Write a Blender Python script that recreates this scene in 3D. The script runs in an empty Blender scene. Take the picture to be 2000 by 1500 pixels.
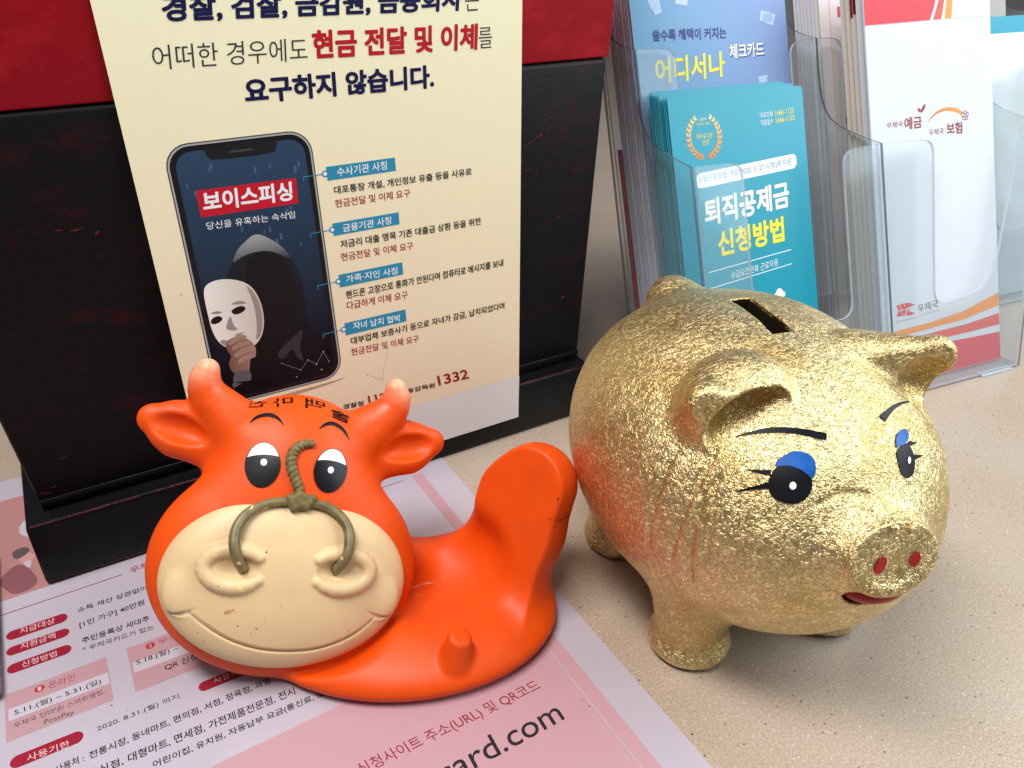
import bpy, math, random
import numpy as np
from mathutils import Vector, Matrix

SC = bpy.context.scene
COL = SC.collection
random.seed(4)
R = math.radians

# ------------------------------------------------------------------ camera
YAW, PITCH, CAM_H = R(30.3), R(30.0), 0.315
FWD = Vector((math.sin(YAW), math.cos(YAW), 0))
RIGHT = Vector((math.cos(YAW), -math.sin(YAW), 0))
cd = bpy.data.cameras.new('camera')
cam = bpy.data.objects.new('camera', cd)
COL.objects.link(cam)
cam.location = (0, 0, CAM_H)
cam.rotation_euler = (R(90) - PITCH, 0, -YAW)
cd.sensor_width = 36
cd.lens = 36 * 1560 / 2000
cd.clip_start, cd.clip_end = 0.01, 50
SC.camera = cam

# ------------------------------------------------------------------ light
wd = bpy.data.worlds.new('World')
SC.world = wd
wd.use_nodes = True
nt = wd.node_tree
bg = nt.nodes['Background']
tc = nt.nodes.new('ShaderNodeTexCoord')
sx = nt.nodes.new('ShaderNodeSeparateXYZ')
rmp = nt.nodes.new('ShaderNodeValToRGB')
mr = nt.nodes.new('ShaderNodeMapRange')
mr.inputs[1].default_value = -1
mr.inputs[2].default_value = 1
nt.links.new(tc.outputs['Generated'], sx.inputs[0])
nt.links.new(sx.outputs['Z'], mr.inputs[0])
nt.links.new(mr.outputs[0], rmp.inputs[0])
rmp.color_ramp.elements[0].position = .35
rmp.color_ramp.elements[0].color = (.20, .18, .18, 1)
rmp.color_ramp.elements[1].position = .85
rmp.color_ramp.elements[1].color = (.62, .62, .66, 1)
nt.links.new(rmp.outputs[0], bg.inputs[0])
bg.inputs[1].default_value = 0.30

def area(name, loc, target, sx_, sy_, power, col):
    ld = bpy.data.lights.new(name, 'AREA')
    ld.shape = 'RECTANGLE'
    ld.size, ld.size_y = sx_, sy_
    ld.energy, ld.color = power, col
    o = bpy.data.objects.new(name, ld)
    COL.objects.link(o)
    o.location = loc
    o.rotation_euler = (Vector(target) - Vector(loc)).to_track_quat('-Z', 'Y').to_euler()
    return o
TGT = Vector((.25, .3, .05))
area('window_light', TGT + RIGHT * 1.05 + FWD * .02 + Vector((0, 0, .75)), TGT, 1.1, .8, 19.5, (.84, .95, 1))
area('ceiling_light', TGT - RIGHT * .35 - FWD * .35 + Vector((0, 0, 1.25)), TGT, .8, .3, 22, (1, .95, .9))
SC.view_settings.view_transform = 'Standard'
SC.view_settings.look = 'None'
SC.view_settings.exposure = -0.04
SC.view_settings.gamma = 1
SC.view_settings.use_curve_mapping = False
SC.cycles.max_bounces = 12
SC.cycles.transparent_max_bounces = 40
SC.cycles.use_denoising = True

# ------------------------------------------------------------------ materials
def new_mat(name):
    m = bpy.data.materials.new(name)
    m.use_nodes = True
    return m, m.node_tree, m.node_tree.nodes['Principled BSDF']

def mat(name, col, rough=.6, metal=0, spec=.25, coat=0, noise=0, nscale=200, bump=0):
    m, t, b = new_mat(name)
    b.inputs['Base Color'].default_value = (*col, 1)
    b.inputs['Roughness'].default_value = rough
    b.inputs['Metallic'].default_value = metal
    b.inputs['Specular IOR Level'].default_value = spec
    b.inputs['Coat Weight'].default_value = coat
    if noise or bump:
        co = t.nodes.new('ShaderNodeTexCoord')
        n = t.nodes.new('ShaderNodeTexNoise')
        n.inputs['Scale'].default_value = nscale
        n.inputs['Detail'].default_value = 4
        t.links.new(co.outputs['Object'], n.inputs['Vector'])
        if noise:
            r = t.nodes.new('ShaderNodeValToRGB')
            r.color_ramp.elements[0].position = .3
            r.color_ramp.elements[1].position = .7
            r.color_ramp.elements[0].color = (*[c * (1 - noise) for c in col], 1)
            r.color_ramp.elements[1].color = (*[min(1, c * (1 + noise)) for c in col], 1)
            t.links.new(n.outputs[0], r.inputs[0])
            t.links.new(r.outputs[0], b.inputs['Base Color'])
        if bump:
            bp = t.nodes.new('ShaderNodeBump')
            bp.inputs['Strength'].default_value = bump
            bp.inputs['Distance'].default_value = .0006
            t.links.new(n.outputs[0], bp.inputs['Height'])
            t.links.new(bp.outputs[0], b.inputs['Normal'])
    return m

def grad_mat(name, axis, a, b_, ca, cb, rough=.5):
    """a two colour print: the colour runs from ca to cb along one axis (printed artwork, and painted-in light on the poster)"""
    m, t, b = new_mat(name)
    co = t.nodes.new('ShaderNodeTexCoord')
    s = t.nodes.new('ShaderNodeSeparateXYZ')
    r = t.nodes.new('ShaderNodeMapRange')
    r.inputs[1].default_value = a
    r.inputs[2].default_value = b_
    x = t.nodes.new('ShaderNodeMix')
    x.data_type = 'RGBA'
    x.inputs[6].default_value = (*ca, 1)
    x.inputs[7].default_value = (*cb, 1)
    t.links.new(co.outputs['Object'], s.inputs[0])
    t.links.new(s.outputs['XYZ'.index(axis)], r.inputs[0])
    t.links.new(r.outputs[0], x.inputs[0])
    t.links.new(x.outputs[2], b.inputs['Base Color'])
    b.inputs['Roughness'].default_value = rough
    b.inputs['Specular IOR Level'].default_value = .18
    return m

# ------------------------------------------------------------------ objects
def tag(o, label=None, cat=None, group=None, kind=None):
    for k, v in (('label', label), ('category', cat), ('group', group), ('kind', kind)):
        if v:
            o[k] = v
    return o

def put(o, parent=None):
    COL.objects.link(o)
    if parent:
        o.parent = parent
        o.matrix_parent_inverse = Matrix.Translation(-world_loc(parent))
    return o

LOCS = {}
def world_loc(o):
    return LOCS.get(o.name, Vector((0, 0, 0)))

def thing(name, label, cat, loc, group=None):
    o = bpy.data.objects.new(name, None)
    o.empty_display_size = .02
    COL.objects.link(o)
    o.location = loc
    LOCS[o.name] = Vector(loc)
    return tag(o, label, cat, group)

def obj(name, v, f, mats, parent=None, smooth=False, normals=None, attrs=None):
    me = bpy.data.meshes.new(name)
    me.from_pydata([tuple(map(float, p)) for p in v], [], [tuple(map(int, q)) for q in f])
    for m in (mats if isinstance(mats, (list, tuple)) else [mats]):
        me.materials.append(m)
    me.validate()
    if smooth:
        me.polygons.foreach_set('use_smooth', [True] * len(me.polygons))
    if normals is not None:
        me.normals_split_custom_set_from_vertices([tuple(map(float, n)) for n in normals])
    if attrs:
        for k, a in attrs.items():
            at = me.attributes.new(k, 'FLOAT', 'POINT')
            at.data.foreach_set('value', np.asarray(a, np.float32))
    me.update()
    return put(bpy.data.objects.new(name, me), parent)

def join(parts):
    V, F = [], []
    for v, f in parts:
        k = len(V)
        V += [tuple(p) for p in v]
        F += [tuple(i + k for i in q) for q in f]
    return V, F

def bevel(o, w, seg=2):
    m = o.modifiers.new('bevel', 'BEVEL')
    m.width, m.segments, m.limit_method = w, seg, 'ANGLE'
    m.harden_normals = False
    for p in o.data.polygons:
        p.use_smooth = True
    return o

def hexa(c8):
    """eight corners: bottom 4 (ccw from above), top 4"""
    return c8, [(3, 2, 1, 0), (4, 5, 6, 7), (0, 1, 5, 4), (1, 2, 6, 5), (2, 3, 7, 6), (3, 0, 4, 7)]

def box(x0, x1, y0, y1, z0, z1):
    return hexa([(x0, y0, z0), (x1, y0, z0), (x1, y1, z0), (x0, y1, z0), (x0, y0, z1), (x1, y0, z1), (x1, y1, z1), (x0, y1, z1)])

class Frame:
    """a flat sheet: coordinates in millimetres along ex and ey, h millimetres above it along n"""
    def __init__(s, o, ex, ey):
        s.o, s.ex, s.ey = Vector(o), Vector(ex), Vector(ey)
        s.n = s.ex.cross(s.ey).normalized()
    def p(s, x, y, h=0):
        return s.o + s.ex * (x / 1000) + s.ey * (y / 1000) + s.n * (h / 1000)
    def slab(s, x0, x1, y0, y1, h0, h1):
        return hexa([s.p(x0, y0, h0), s.p(x1, y0, h0), s.p(x1, y1, h0), s.p(x0, y1, h0), s.p(x0, y0, h1), s.p(x1, y0, h1), s.p(x1, y1, h1), s.p(x0, y1, h1)])
    def poly(s, pts, h):
        from mathutils.geometry import tessellate_polygon
        tri = tessellate_polygon([[Vector((a, b, 0)) for a, b in pts]])
        area_ = sum(pts[i][0] * pts[(i + 1) % len(pts)][1] - pts[(i + 1) % len(pts)][0] * pts[i][1] for i in range(len(pts)))
        F = []
        for t_ in tri:
            a, b, c = [pts[i] for i in t_]
            cr = (b[0] - a[0]) * (c[1] - a[1]) - (b[1] - a[1]) * (c[0] - a[0])
            F.append(t_ if cr > 0 else t_[::-1])
        return [s.p(a, b, h) for a, b in pts], F
    def plate(s, pts, h0, h1):
        """a solid plate with outline pts"""
        v, f = s.poly(pts, h1)
        k = len(v)
        v2 = [s.p(a, b, h0) for a, b in pts]
        ar = sum(pts[i][0] * pts[(i + 1) % k][1] - pts[(i + 1) % k][0] * pts[i][1] for i in range(k))
        side = [(i, (i + 1) % k, (i + 1) % k + k, i + k) for i in range(k)]
        if ar > 0:
            side = [q[::-1] for q in side]
        return list(v) + v2, list(f) + [tuple(i + k for i in q[::-1]) for q in f] + side, len(f) * 2
    def line(s, pts, wd_, h):
        V, F = [], []
        for a, b in zip(pts, pts[1:]):
            a, b = Vector(a), Vector(b)
            d = (b - a).normalized() * (wd_ / 2)
            n = Vector((-d.y, d.x))
            k = len(V)
            q = [a - d - n, b + d - n, b + d + n, a - d + n]
            V += [s.p(c.x, c.y, h) for c in q]
            F.append((k, k + 1, k + 2, k + 3))
        return V, F

def rrect(x0, x1, y0, y1, r, n=6):
    out = []
    for cx, cy, a0 in ((x1 - r, y0 + r, -90), (x1 - r, y1 - r, 0), (x0 + r, y1 - r, 90), (x0 + r, y0 + r, 180)):
        for i in range(n + 1):
            a = R(a0 + 90 * i / n)
            out.append((cx + r * math.cos(a), cy + r * math.sin(a)))
    return out

def circ(cx, cy, rx, ry=None, n=28, a=0):
    ry = ry or rx
    out = []
    for i in range(n):
        t_ = 2 * math.pi * i / n
        x, y = rx * math.cos(t_), ry * math.sin(t_)
        out.append((cx + x * math.cos(a) - y * math.sin(a), cy + x * math.sin(a) + y * math.cos(a)))
    return out

def soft(pts, it=2):
    """Chaikin corner cutting of a closed outline"""
    for _ in range(it):
        o = []
        for a, b in zip(pts, pts[1:] + pts[:1]):
            o += [(.75 * a[0] + .25 * b[0], .75 * a[1] + .25 * b[1]), (.25 * a[0] + .75 * b[0], .25 * a[1] + .75 * b[1])]
        pts = o
    return pts

# ------------------------------------------------------------------ lettering
_TXT = {}
def glyphs(s, fat):
    """outline of a line of lettering scaled to the unit square, as flat faces"""
    if (s, fat) in _TXT:
        return _TXT[(s, fat)]
    cu = bpy.data.curves.new('lettering', 'FONT')
    cu.body = s
    cu.size = 1
    cu.resolution_u = 3
    thin = min(fat, .010)
    cu.offset = thin
    cu.fill_mode = 'FRONT'
    o = bpy.data.objects.new('lettering', cu)
    COL.objects.link(o)
    dg = bpy.context.evaluated_depsgraph_get()
    dg.update()
    me = o.evaluated_get(dg).to_mesh()
    V = np.array([v.co[:2] for v in me.vertices])
    F = [tuple(p.vertices) for p in me.polygons]
    fl = [p.normal.z < 0 for p in me.polygons]
    F = [q[::-1] if b else q for q, b in zip(F, fl)]
    o.evaluated_get(dg).to_mesh_clear()
    bpy.data.objects.remove(o)
    bpy.data.curves.remove(cu)
    L = np.zeros(len(V))
    if fat > thin:        # heavy weights: the outline swept round a small circle, each pass a hair above the last
        k = len(V)
        base = V
        F0 = F
        V, F, L = [], [], []
        for i in range(9):
            d = np.zeros(2) if i == 8 else (fat - thin) * np.array([math.cos(i * math.pi / 4), math.sin(i * math.pi / 4)])
            V.append(base + d)
            L.append(np.full(k, i * .008))
            F += [tuple(j + i * k for j in q) for q in F0]
        V, L = np.concatenate(V), np.concatenate(L)
    lo, hi = V.min(0), V.max(0)
    _TXT[(s, fat)] = (np.c_[(V - lo) / (hi - lo), L], F)
    return _TXT[(s, fat)]

def letter(fr, s, LB, RB, LT, h, fat=0.0):
    V, F = glyphs(s, fat)
    LB, RB, LT = np.array(LB), np.array(RB), np.array(LT)
    P = LB + V[:, :1] * (RB - LB) + V[:, 1:2] * (LT - LB)
    return [fr.p(a, b, h + l_) for (a, b), l_ in zip(P, V[:, 2])], F
POSTER_TEXT = [
 ('경찰, 검찰, 금감원, 금융회사', 'navy',(62.1, 275.9),(212.6, 274.0),(63.6, 287.8)),
 ('는', 'grey',(214.8, 274.2),(223.1, 274.3),(214.8, 284.9)),
 ('어떠한 경우에도', 'grey',(54.1, 256.9),(125.9, 256.0),(55.2, 267.2)),
 ('현금 전달 및 이체', 'red',(128.6, 256.3),(221.0, 254.8),(129.7, 269.5)),
 ('를', 'grey',(222.3, 255.3),(230.6, 255.3),(222.1, 265.8)),
 ('요구하지 않습니다.', 'navy',(92.4, 238.4),(193.7, 237.3),(93.0, 250.3)),
 ('보이스피싱', 'white_bold',(63.1, 189.9),(108.2, 188.9),(63.8, 199.8)),
 ('당신을 유혹하는 속삭임', 'white',(62.8, 180.8),(107.9, 179.4),(63.1, 184.7)),
 ('수사기관 사칭', 'label',(133.7, 197.7),(162.2, 197.7),(133.8, 202.4)),
 ('금융기관 사칭', 'label',(133.0, 167.4),(161.6, 167.2),(133.2, 171.8)),
 ('가족·지인 사칭', 'label',(131.2, 138.1),(162.6, 137.1),(131.4, 142.5)),
 ('자녀 납치 협박', 'label',(131.9, 109.0),(161.7, 107.3),(132.2, 113.6)),
 ('대포통장 개설, 개인정보 유출 등을 사유로', 'black',(131.0, 188.5),(214.2, 187.3),(131.0, 193.0)),
 ('저금리 대출 명목 기존 대출금 상환 등을 위한', 'black',(130.7, 158.6),(219.1, 157.2),(130.7, 163.1)),
 ('핸드폰 고장으로 통화가 안된다며 컴퓨터로 메시지를 보내', 'black',(130.0, 128.6),(233.4, 127.9),(130.3, 133.4)),
 ('대부업체 보증사기 등으로 자녀가 감금, 납치되었다며', 'black',(129.6, 99.7),(233.4, 98.9),(129.8, 104.6)),
 ('현금전달 및 이체 요구', 'crimson',(130.5, 181.3),(174.6, 180.8),(130.6, 185.8)),
 ('현금전달 및 이체 요구', 'crimson',(130.0, 151.3),(173.8, 150.0),(130.1, 155.9)),
 ('다급하게 이체 요구', 'crimson',(129.8, 122.0),(167.6, 120.8),(130.1, 126.9)),
 ('현금전달 및 이체 요구', 'crimson',(128.9, 92.8),(172.5, 91.0),(129.0, 97.6)),
 ('경찰청', 'black',(119.5, 59.3),(132.6, 58.1),(119.7, 62.6)),
 ('112', 'num',(136.1, 58.4),(147.7, 57.4),(135.7, 63.8)),
 ('금융감독원', 'black',(156.8, 58.1),(180.9, 56.8),(156.7, 61.5)),
 ('1332', 'num',(183.6, 57.2),(205.5, 56.3),(182.7, 64.5)),
 ('행정안전부', 'black',(137.0, 38.5),(162.3, 35.3),(137.0, 41.9)),
]
POSTER_SHAPE = {
 'lab0': [(128.0,203.6),(167.4,203.5),(167.2,196.2),(128.2,196.4)],
 'lab1': [(127.7,173.3),(166.7,173.0),(166.5,165.9),(127.5,166.5)],
 'lab2': [(127.4,144.3),(166.2,143.0),(166.0,135.7),(127.2,136.7)],
 'lab3': [(127.2,115.0),(165.6,113.4),(165.3,105.9),(127.0,107.1)],
 'con0': [(127.2,199.9),(115.4,200.2),(115.5,198.1)],
 'con1': [(127.2,169.7),(114.8,169.8),(115.0,167.8)],
 'con2': [(126.8,139.8),(114.7,140.1),(114.8,137.9)],
 'con3': [(126.3,110.5),(113.9,110.5),(114.1,108.5)],
 'phone': [(53.2,223.8),(122.7,220.7),(118.4,81.7),(43.4,89.4)],
 'screen': [(56.0,221.3),(120.7,218.1),(116.3,85.0),(48.0,90.7)],
 'notch': [(68.9,218.5),(104.8,218.7),(103.0,213.6),(70.2,213.7)],
 'redbox': [(61.6,200.9),(111.3,200.3),(110.4,187.0),(60.9,187.7)],
 'hoodout': [(66.9,153.7),(71.6,161.2),(74.7,167.5),(79.3,171.5),(84.4,174.3),(89.0,173.9),(93.8,170.3),(99.2,165.1),(102.9,158.0),(105.8,148.6),(106.9,136.5),(105.4,121.4),(110.1,107.5),(115.6,91.3),(114.5,83.2),(66.6,91.7),(65.3,108.0),(65.3,130.8)],
 'hoodlight': [(71.6,161.2),(75.4,168.1),(80.0,171.4),(84.4,174.3),(88.4,174.2),(93.8,170.3),(99.2,165.1),(102.9,158.0),(99.1,160.1),(92.8,164.2),(86.2,165.4),(79.4,164.6),(74.5,162.7)],
 'mask': [(53.5,148.0),(56.3,152.4),(61.1,154.2),(68.2,153.7),(75.6,150.7),(80.2,145.9),(82.8,137.2),(82.9,126.7),(80.3,118.1),(75.2,112.9),(70.4,113.2),(62.4,114.6),(57.6,118.4),(55.0,125.9),(53.2,136.6)],
 'meyeL': [(55.0,132.5),(57.3,134.5),(60.4,134.6),(61.9,132.4),(59.2,130.5),(55.9,130.4)],
 'meyeR': [(66.2,135.8),(69.2,137.3),(72.7,137.7),(74.7,135.6),(71.9,133.5),(67.8,133.2)],
 'mnose': [(66.0,134.4),(66.1,127.7),(68.3,124.9),(66.2,124.3),(63.0,125.7),(62.0,127.2)],
 'mmouth': [(65.8,122.5),(69.2,122.4),(72.0,122.5),(69.0,121.2),(66.3,121.3)],
 'hand': [(60.2,117.8),(63.5,121.0),(68.9,120.2),(73.2,117.6),(75.8,112.3),(74.9,107.0),(71.3,106.4),(70.0,98.8),(66.1,96.7),(61.0,99.7),(59.5,106.4),(62.3,110.3),(60.7,113.1)],
 'fing0': [(61.0,118.3),(65.7,121.4),(71.1,121.2),(72.5,118.8),(67.1,118.3),(62.0,116.3)],
 'fing1': [(62.5,115.2),(67.7,117.4),(73.1,116.8),(73.2,114.9),(67.9,114.8),(63.1,112.9)],
 'fing2': [(63.0,110.9),(68.4,113.7),(75.2,112.9),(75.5,110.3),(69.2,110.4),(64.0,108.3)],
 'fing3': [(64.4,106.7),(69.0,109.3),(74.9,108.3),(74.8,106.4),(69.9,106.4),(65.3,104.1)],
 'cuff': [(60.5,100.6),(70.2,100.3),(70.5,93.8),(66.6,91.7),(58.9,95.5)],
 'strip': [(161.1,48.6),(242.0,47.6)],
 'corners': [(34.9,286.4),(250.2,278.2),(242.2,20.2)],
}
PAPER_TEXT = [
 ('우체국', 'maroon',(-15.8, 394.8),(-0.3, 395.3),(-15.5, 400.4)),
 ('소득 재산 상관없이', 'ink',(-44.0, 377.6),(-9.8, 377.0),(-43.9, 381.5)),
 ('[1인 가구] 40만원', 'ink',(-44.2, 365.1),(-12.6, 365.7),(-44.1, 369.9)),
 ('주민등록상 세대주', 'ink',(-44.1, 353.4),(-12.2, 352.6),(-44.0, 357.7)),
 ('* 우체국카드가 없는', 'inkthin',(-44.4, 347.5),(-11.2, 345.5),(-44.3, 351.1)),
 ('지급대상', 'pillt',(-70.9, 376.4),(-54.9, 375.7),(-70.9, 380.9)),
 ('지원금액', 'pillt',(-71.1, 364.8),(-55.4, 364.4),(-71.1, 369.2)),
 ('신청방법', 'pillt',(-71.0, 351.8),(-55.7, 351.3),(-71.1, 356.0)),
 ('온라인', 'rose',(-60.7, 331.3),(-49.2, 330.9),(-60.7, 335.8)),
 ('5.11.(월) ~ 5.31.(일)', 'ink',(-75.1, 322.3),(-38.6, 321.6),(-75.3, 326.5)),
 ('우체국 인터넷/ 스마트뱅킹,', 'inkthin',(-75.6, 315.1),(-37.7, 315.0),(-75.8, 318.6)),
 ('PostPay', 'inkthin',(-63.7, 309.9),(-51.6, 309.2),(-63.6, 313.6)),
 ('우체국', 'rose',(-11.3, 333.3),(4.7, 332.6),(-10.9, 337.4)),
 ('5.18.(월) ~', 'ink',(-22.6, 324.6),(-2.9, 324.3),(-22.4, 328.9)),
 ('QR 신청', 'ink',(-11.1, 314.4),(4.0, 313.9),(-10.7, 318.9)),
 ('사용처', 'pillt',(7.7, 294.9),(19.3, 294.5),(7.8, 298.5)),
 ('2020. 8.31.(월) 까지', 'inkthin',(-43.4, 294.2),(-8.1, 294.2),(-43.4, 297.9)),
 ('사용기한', 'pillt',(-71.4, 293.7),(-54.7, 292.5),(-71.5, 297.7)),
 ('사용처 :', 'ink',(-61.3, 281.3),(-50.0, 281.6),(-61.4, 285.5)),
 ('전통시장, 동네마트, 편의점, 서점, 정육점, 과일', 'ink',(-48.0, 281.2),(31.3, 281.5),(-47.9, 285.5)),
 ('음식점,', 'ink',(-49.5, 271.9),(-35.5, 271.2),(-49.5, 276.3)),
 ('대형마트, 면세점, 가전제품전문점, 전시', 'ink',(-33.6, 270.9),(39.5, 269.2),(-33.3, 275.9)),
 ('어린이집, 유치원, 자동납부 요금(통신료, 도시', 'ink',(-24.8, 262.4),(54.7, 261.0),(-24.5, 266.7)),
 ('신청사이트 주소(URL) 및 QR코드', 'maroon',(51.2, 213.4),(141.6, 212.6),(50.4, 221.0)),
 ('ecard.com', 'url',(70.9, 192.3),(141.6, 194.1),(71.5, 203.7)),
]
PAPER_SHAPE = {
 'line': [(-79.5,395.7),(-20.0,397.3)],
 'pill0': [(-77.1,374.2),(-48.9,374.8),(-76.9,381.1)],
 'pill1': [(-77.4,362.9),(-49.0,363.3),(-77.2,369.3)],
 'pill2': [(-77.4,350.2),(-49.1,350.7),(-77.2,356.9)],
 'pill3': [(0.8,292.8),(24.2,291.6),(2.1,298.9)],
 'pill4': [(-77.9,292.6),(-49.0,292.6),(-77.7,299.5)],
 'box1': [(-78.9,338.0),(-35.0,338.6),(-34.6,310.5),(-78.9,307.6)],
 'band1': [(-77.7,328.3),(-35.3,327.8),(-35.4,320.3),(-77.5,321.3)],
 'box2': [(-25.3,339.5),(17.2,338.2),(14.3,305.5),(-25.4,309.2)],
 'band2': [(-24.2,328.1),(16.4,326.6),(15.8,318.4),(-24.2,321.7)],
 'num1': [(-64.4,333.9),(-62.2,333.9)],
 'num2': [(-14.7,334.8),(-12.5,335.0)],
 'pinkline': [(-2.6,250.9),(56.1,253.5)],
 'stripeR': [(162.8,249.1),(166.3,194.9)],
 'stripeL': [(154.2,233.0),(154.0,173.5)],
 'stripeTop': [(156.7,399.4),(164.1,397.0),(156.9,347.6),(164.5,343.2)],
 'edge': [(182.5,405.7),(183.4,141.6)],
 'photoTL': [(-77.0,505.0),(-65.8,503.1)],
 'photoBot': [(-72.5,406.3),(-57.1,408.4)],
 'circle': [(-65.8,467.8),(-59.9,466.5)],
 'hair': [(-72.6,447.9),(-69.2,449.9),(-64.7,449.4),(-62.8,444.7),(-66.9,440.6),(-71.3,440.2)],
 'face': [(-69.5,441.1),(-63.4,443.5),(-60.5,438.3),(-63.4,432.7),(-67.9,434.4)],
 'torso': [(-76.2,430.6),(-69.7,436.3),(-63.6,428.0),(-59.4,411.6),(-71.9,407.7),(-77.0,417.3)],
 'collar': [(-67.9,435.3),(-62.7,436.2),(-63.7,427.1)],
}
TEAL_TEXT = [
 ('대표전화', 'white',(-214.3, 209.4),(-202.7, 209.7),(-214.2, 213.2)),
 ('1666-1122', 'yellow',(-200.8, 209.9),(-184.3, 210.9),(-200.4, 213.8)),
 ('적립일수', 'white',(-214.0, 204.1),(-203.2, 204.6),(-214.0, 208.0)),
 ('1666-1133', 'yellow',(-200.9, 204.8),(-184.3, 205.7),(-200.5, 208.6)),
 ('2019', 'white',(-264.8, 211.8),(-259.5, 211.7),(-264.5, 213.7)),
 ('사회공헌 서비스', 'yellow',(-268.2, 208.7),(-256.1, 208.5),(-268.0, 210.7)),
 ('최우수기관', 'yellow',(-268.9, 199.6),(-255.7, 199.4),(-268.5, 203.5)),
 ('선정', 'yellow',(-264.8, 195.1),(-259.1, 195.4),(-264.6, 198.9)),
 ('건설근로자법 개정(2020. 5. 27 시행)에 따른', 'pilltxt',(-271.0, 169.5),(-189.0, 174.1),(-271.4, 175.1)),
 ('퇴직공제금', 'whitebold',(-268.5, 140.3),(-194.2, 145.3),(-268.0, 159.1)),
 ('신청방법', 'yellowbold',(-259.7, 117.8),(-201.2, 121.4),(-259.3, 136.2)),
 ('수급요건완화 근로자용', 'white',(-250.8, 100.8),(-208.8, 104.5),(-250.6, 106.2)),
]
TEAL_SHAPE = {
 'pill': [(-272.4,166.7),(-185.2,172.3),(-272.0,176.9)],
 'line1': [(-269.0,108.5),(-196.5,114.5)],
 'line2': [(-269.2,97.1),(-196.6,104.2)],
 'laurel': [(-262.3,202.6),(-249.0,201.4),(-263.8,189.9)],
 'cloud': [(-209.6,84.4),(-205.0,83.7)],
 'sheet': [(-288.0,228.3),(-174.6,229.7),(-175.2,76.0),(-292.8,102.2)],
 'back': [(-302.7,229.1)],
}
BLUE_TEXT = [
 ('쓸수록 혜택이 커지는', 'indigo',(-272.3, 259.4),(-209.2, 258.6),(-271.9, 267.4)),
 ('어디서나', 'yellowbold',(-273.5, 230.0),(-213.6, 231.9),(-272.4, 248.1)),
 ('체크카드', 'whitebold',(-208.1, 243.8),(-176.6, 244.3),(-207.6, 254.4)),
]
BLUE_SHAPE = {
 'icon1': [(-176.2,277.0),(-163.3,273.7),(-166.5,265.8),(-178.4,269.9)],
 'icon2': [(-250.4,287.9),(-239.7,286.9),(-240.7,282.4),(-250.5,283.8)],
 'cup': [(-273.2,287.9),(-263.9,289.0),(-262.6,278.7),(-267.9,276.9),(-271.4,282.4)],
 'icon3': [(-184.0,230.0),(-174.9,230.9),(-175.9,225.8),(-182.7,224.7)],
 'sheet': [(-288.1,287.7),(-152.3,283.5),(-157.8,222.7),(-287.4,255.5)],
}
ENV_TEXT = [
 ('우체국', 'brown',(-112.5, 196.6),(-96.5, 196.7),(-112.2, 200.7)),
 ('예금', 'brownbold',(-95.0, 194.2),(-77.6, 194.2),(-94.6, 203.0)),
 ('우체국', 'brown',(-70.6, 187.8),(-55.4, 187.9),(-70.5, 192.3)),
 ('보험', 'brownbold',(-52.3, 187.1),(-35.9, 186.7),(-52.2, 195.7)),
 ('우체국', 'darkgrey',(-90.1, 55.5),(-68.9, 56.3),(-91.1, 61.9)),
]
ENV_SHAPE = {
 'red': [(-127.5,288.4),(-128.4,268.9),(-64.7,270.5),(-60.1,278.9),(-55.9,286.2)],
 'st1': [(-61.3,270.6),(-53.2,270.7),(-48.7,286.0),(-54.1,286.2),(-58.2,277.9)],
 'st2': [(-49.5,271.2),(-42.7,271.5),(-40.5,285.8),(-46.5,286.0)],
 'flap': [(-129.6,268.8),(-5.3,272.0)],
 'leafa': [(-78.9,205.6),(-75.9,209.7),(-72.4,211.9),(-73.3,208.1),(-76.9,205.0)],
 'leafb': [(-78.9,205.2),(-81.4,207.8),(-80.0,209.1),(-77.8,207.5)],
 'arc': [(-71.2,198.2),(-64.9,202.6),(-57.8,205.4),(-49.5,206.0),(-41.2,204.4),(-35.1,201.2)],
 'flower': [(-32.3,200.3)],
 'logo': [(-112.8,64.7),(-105.3,65.5),(-93.1,62.4),(-97.4,60.0),(-93.6,55.7),(-104.6,55.5),(-113.5,56.0),(-110.9,59.7)],
 'u1': [(-90.3,53.1),(-67.6,53.8)],
 'u2': [(-113.0,52.8),(-93.1,52.5)],
 'band1': [(-109.4,46.2),(-78.8,45.8),(-42.6,48.7),(-8.6,55.2),(-8.1,45.3),(-41.4,42.0),(-79.1,41.1),(-109.6,43.4)],
 'band2': [(-109.8,39.7),(-70.8,37.5),(-38.7,37.8),(-7.7,40.1),(-7.8,30.7),(-36.1,30.8),(-68.3,31.2),(-110.2,35.1)],
 'fill': [(-110.5,30.4),(-59.8,27.5),(-33.4,25.9),(-7.9,25.2),(-7.1,2.7),(-113.0,-4.7)],
 'sheet': [(-127.9,271.1),(-0.5,277.1),(-9.0,-0.2),(-121.4,-5.0)],
}
LEAF_TEXT = [
 ('통장(카드)', 'pinklab',(-99.9, 270.9),(-73.8, 271.6),(-99.5, 275.1)),
 ('· 형사책임', 'darkgrey',(-102.6, 259.5),(-73.3, 260.2),(-102.4, 262.4)),
]
LEAF_SHAPE = {
 'lab': [(-101.8,276.5),(-73.3,277.7),(-73.9,269.6),(-102.1,268.9)],
 'oline': [(-108.4,281.8),(-110.8,257.4)],
 'sheet': [(-122.0,282.2),(-70.6,280.6),(-77.5,194.8),(-123.0,259.8)],
}
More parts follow.
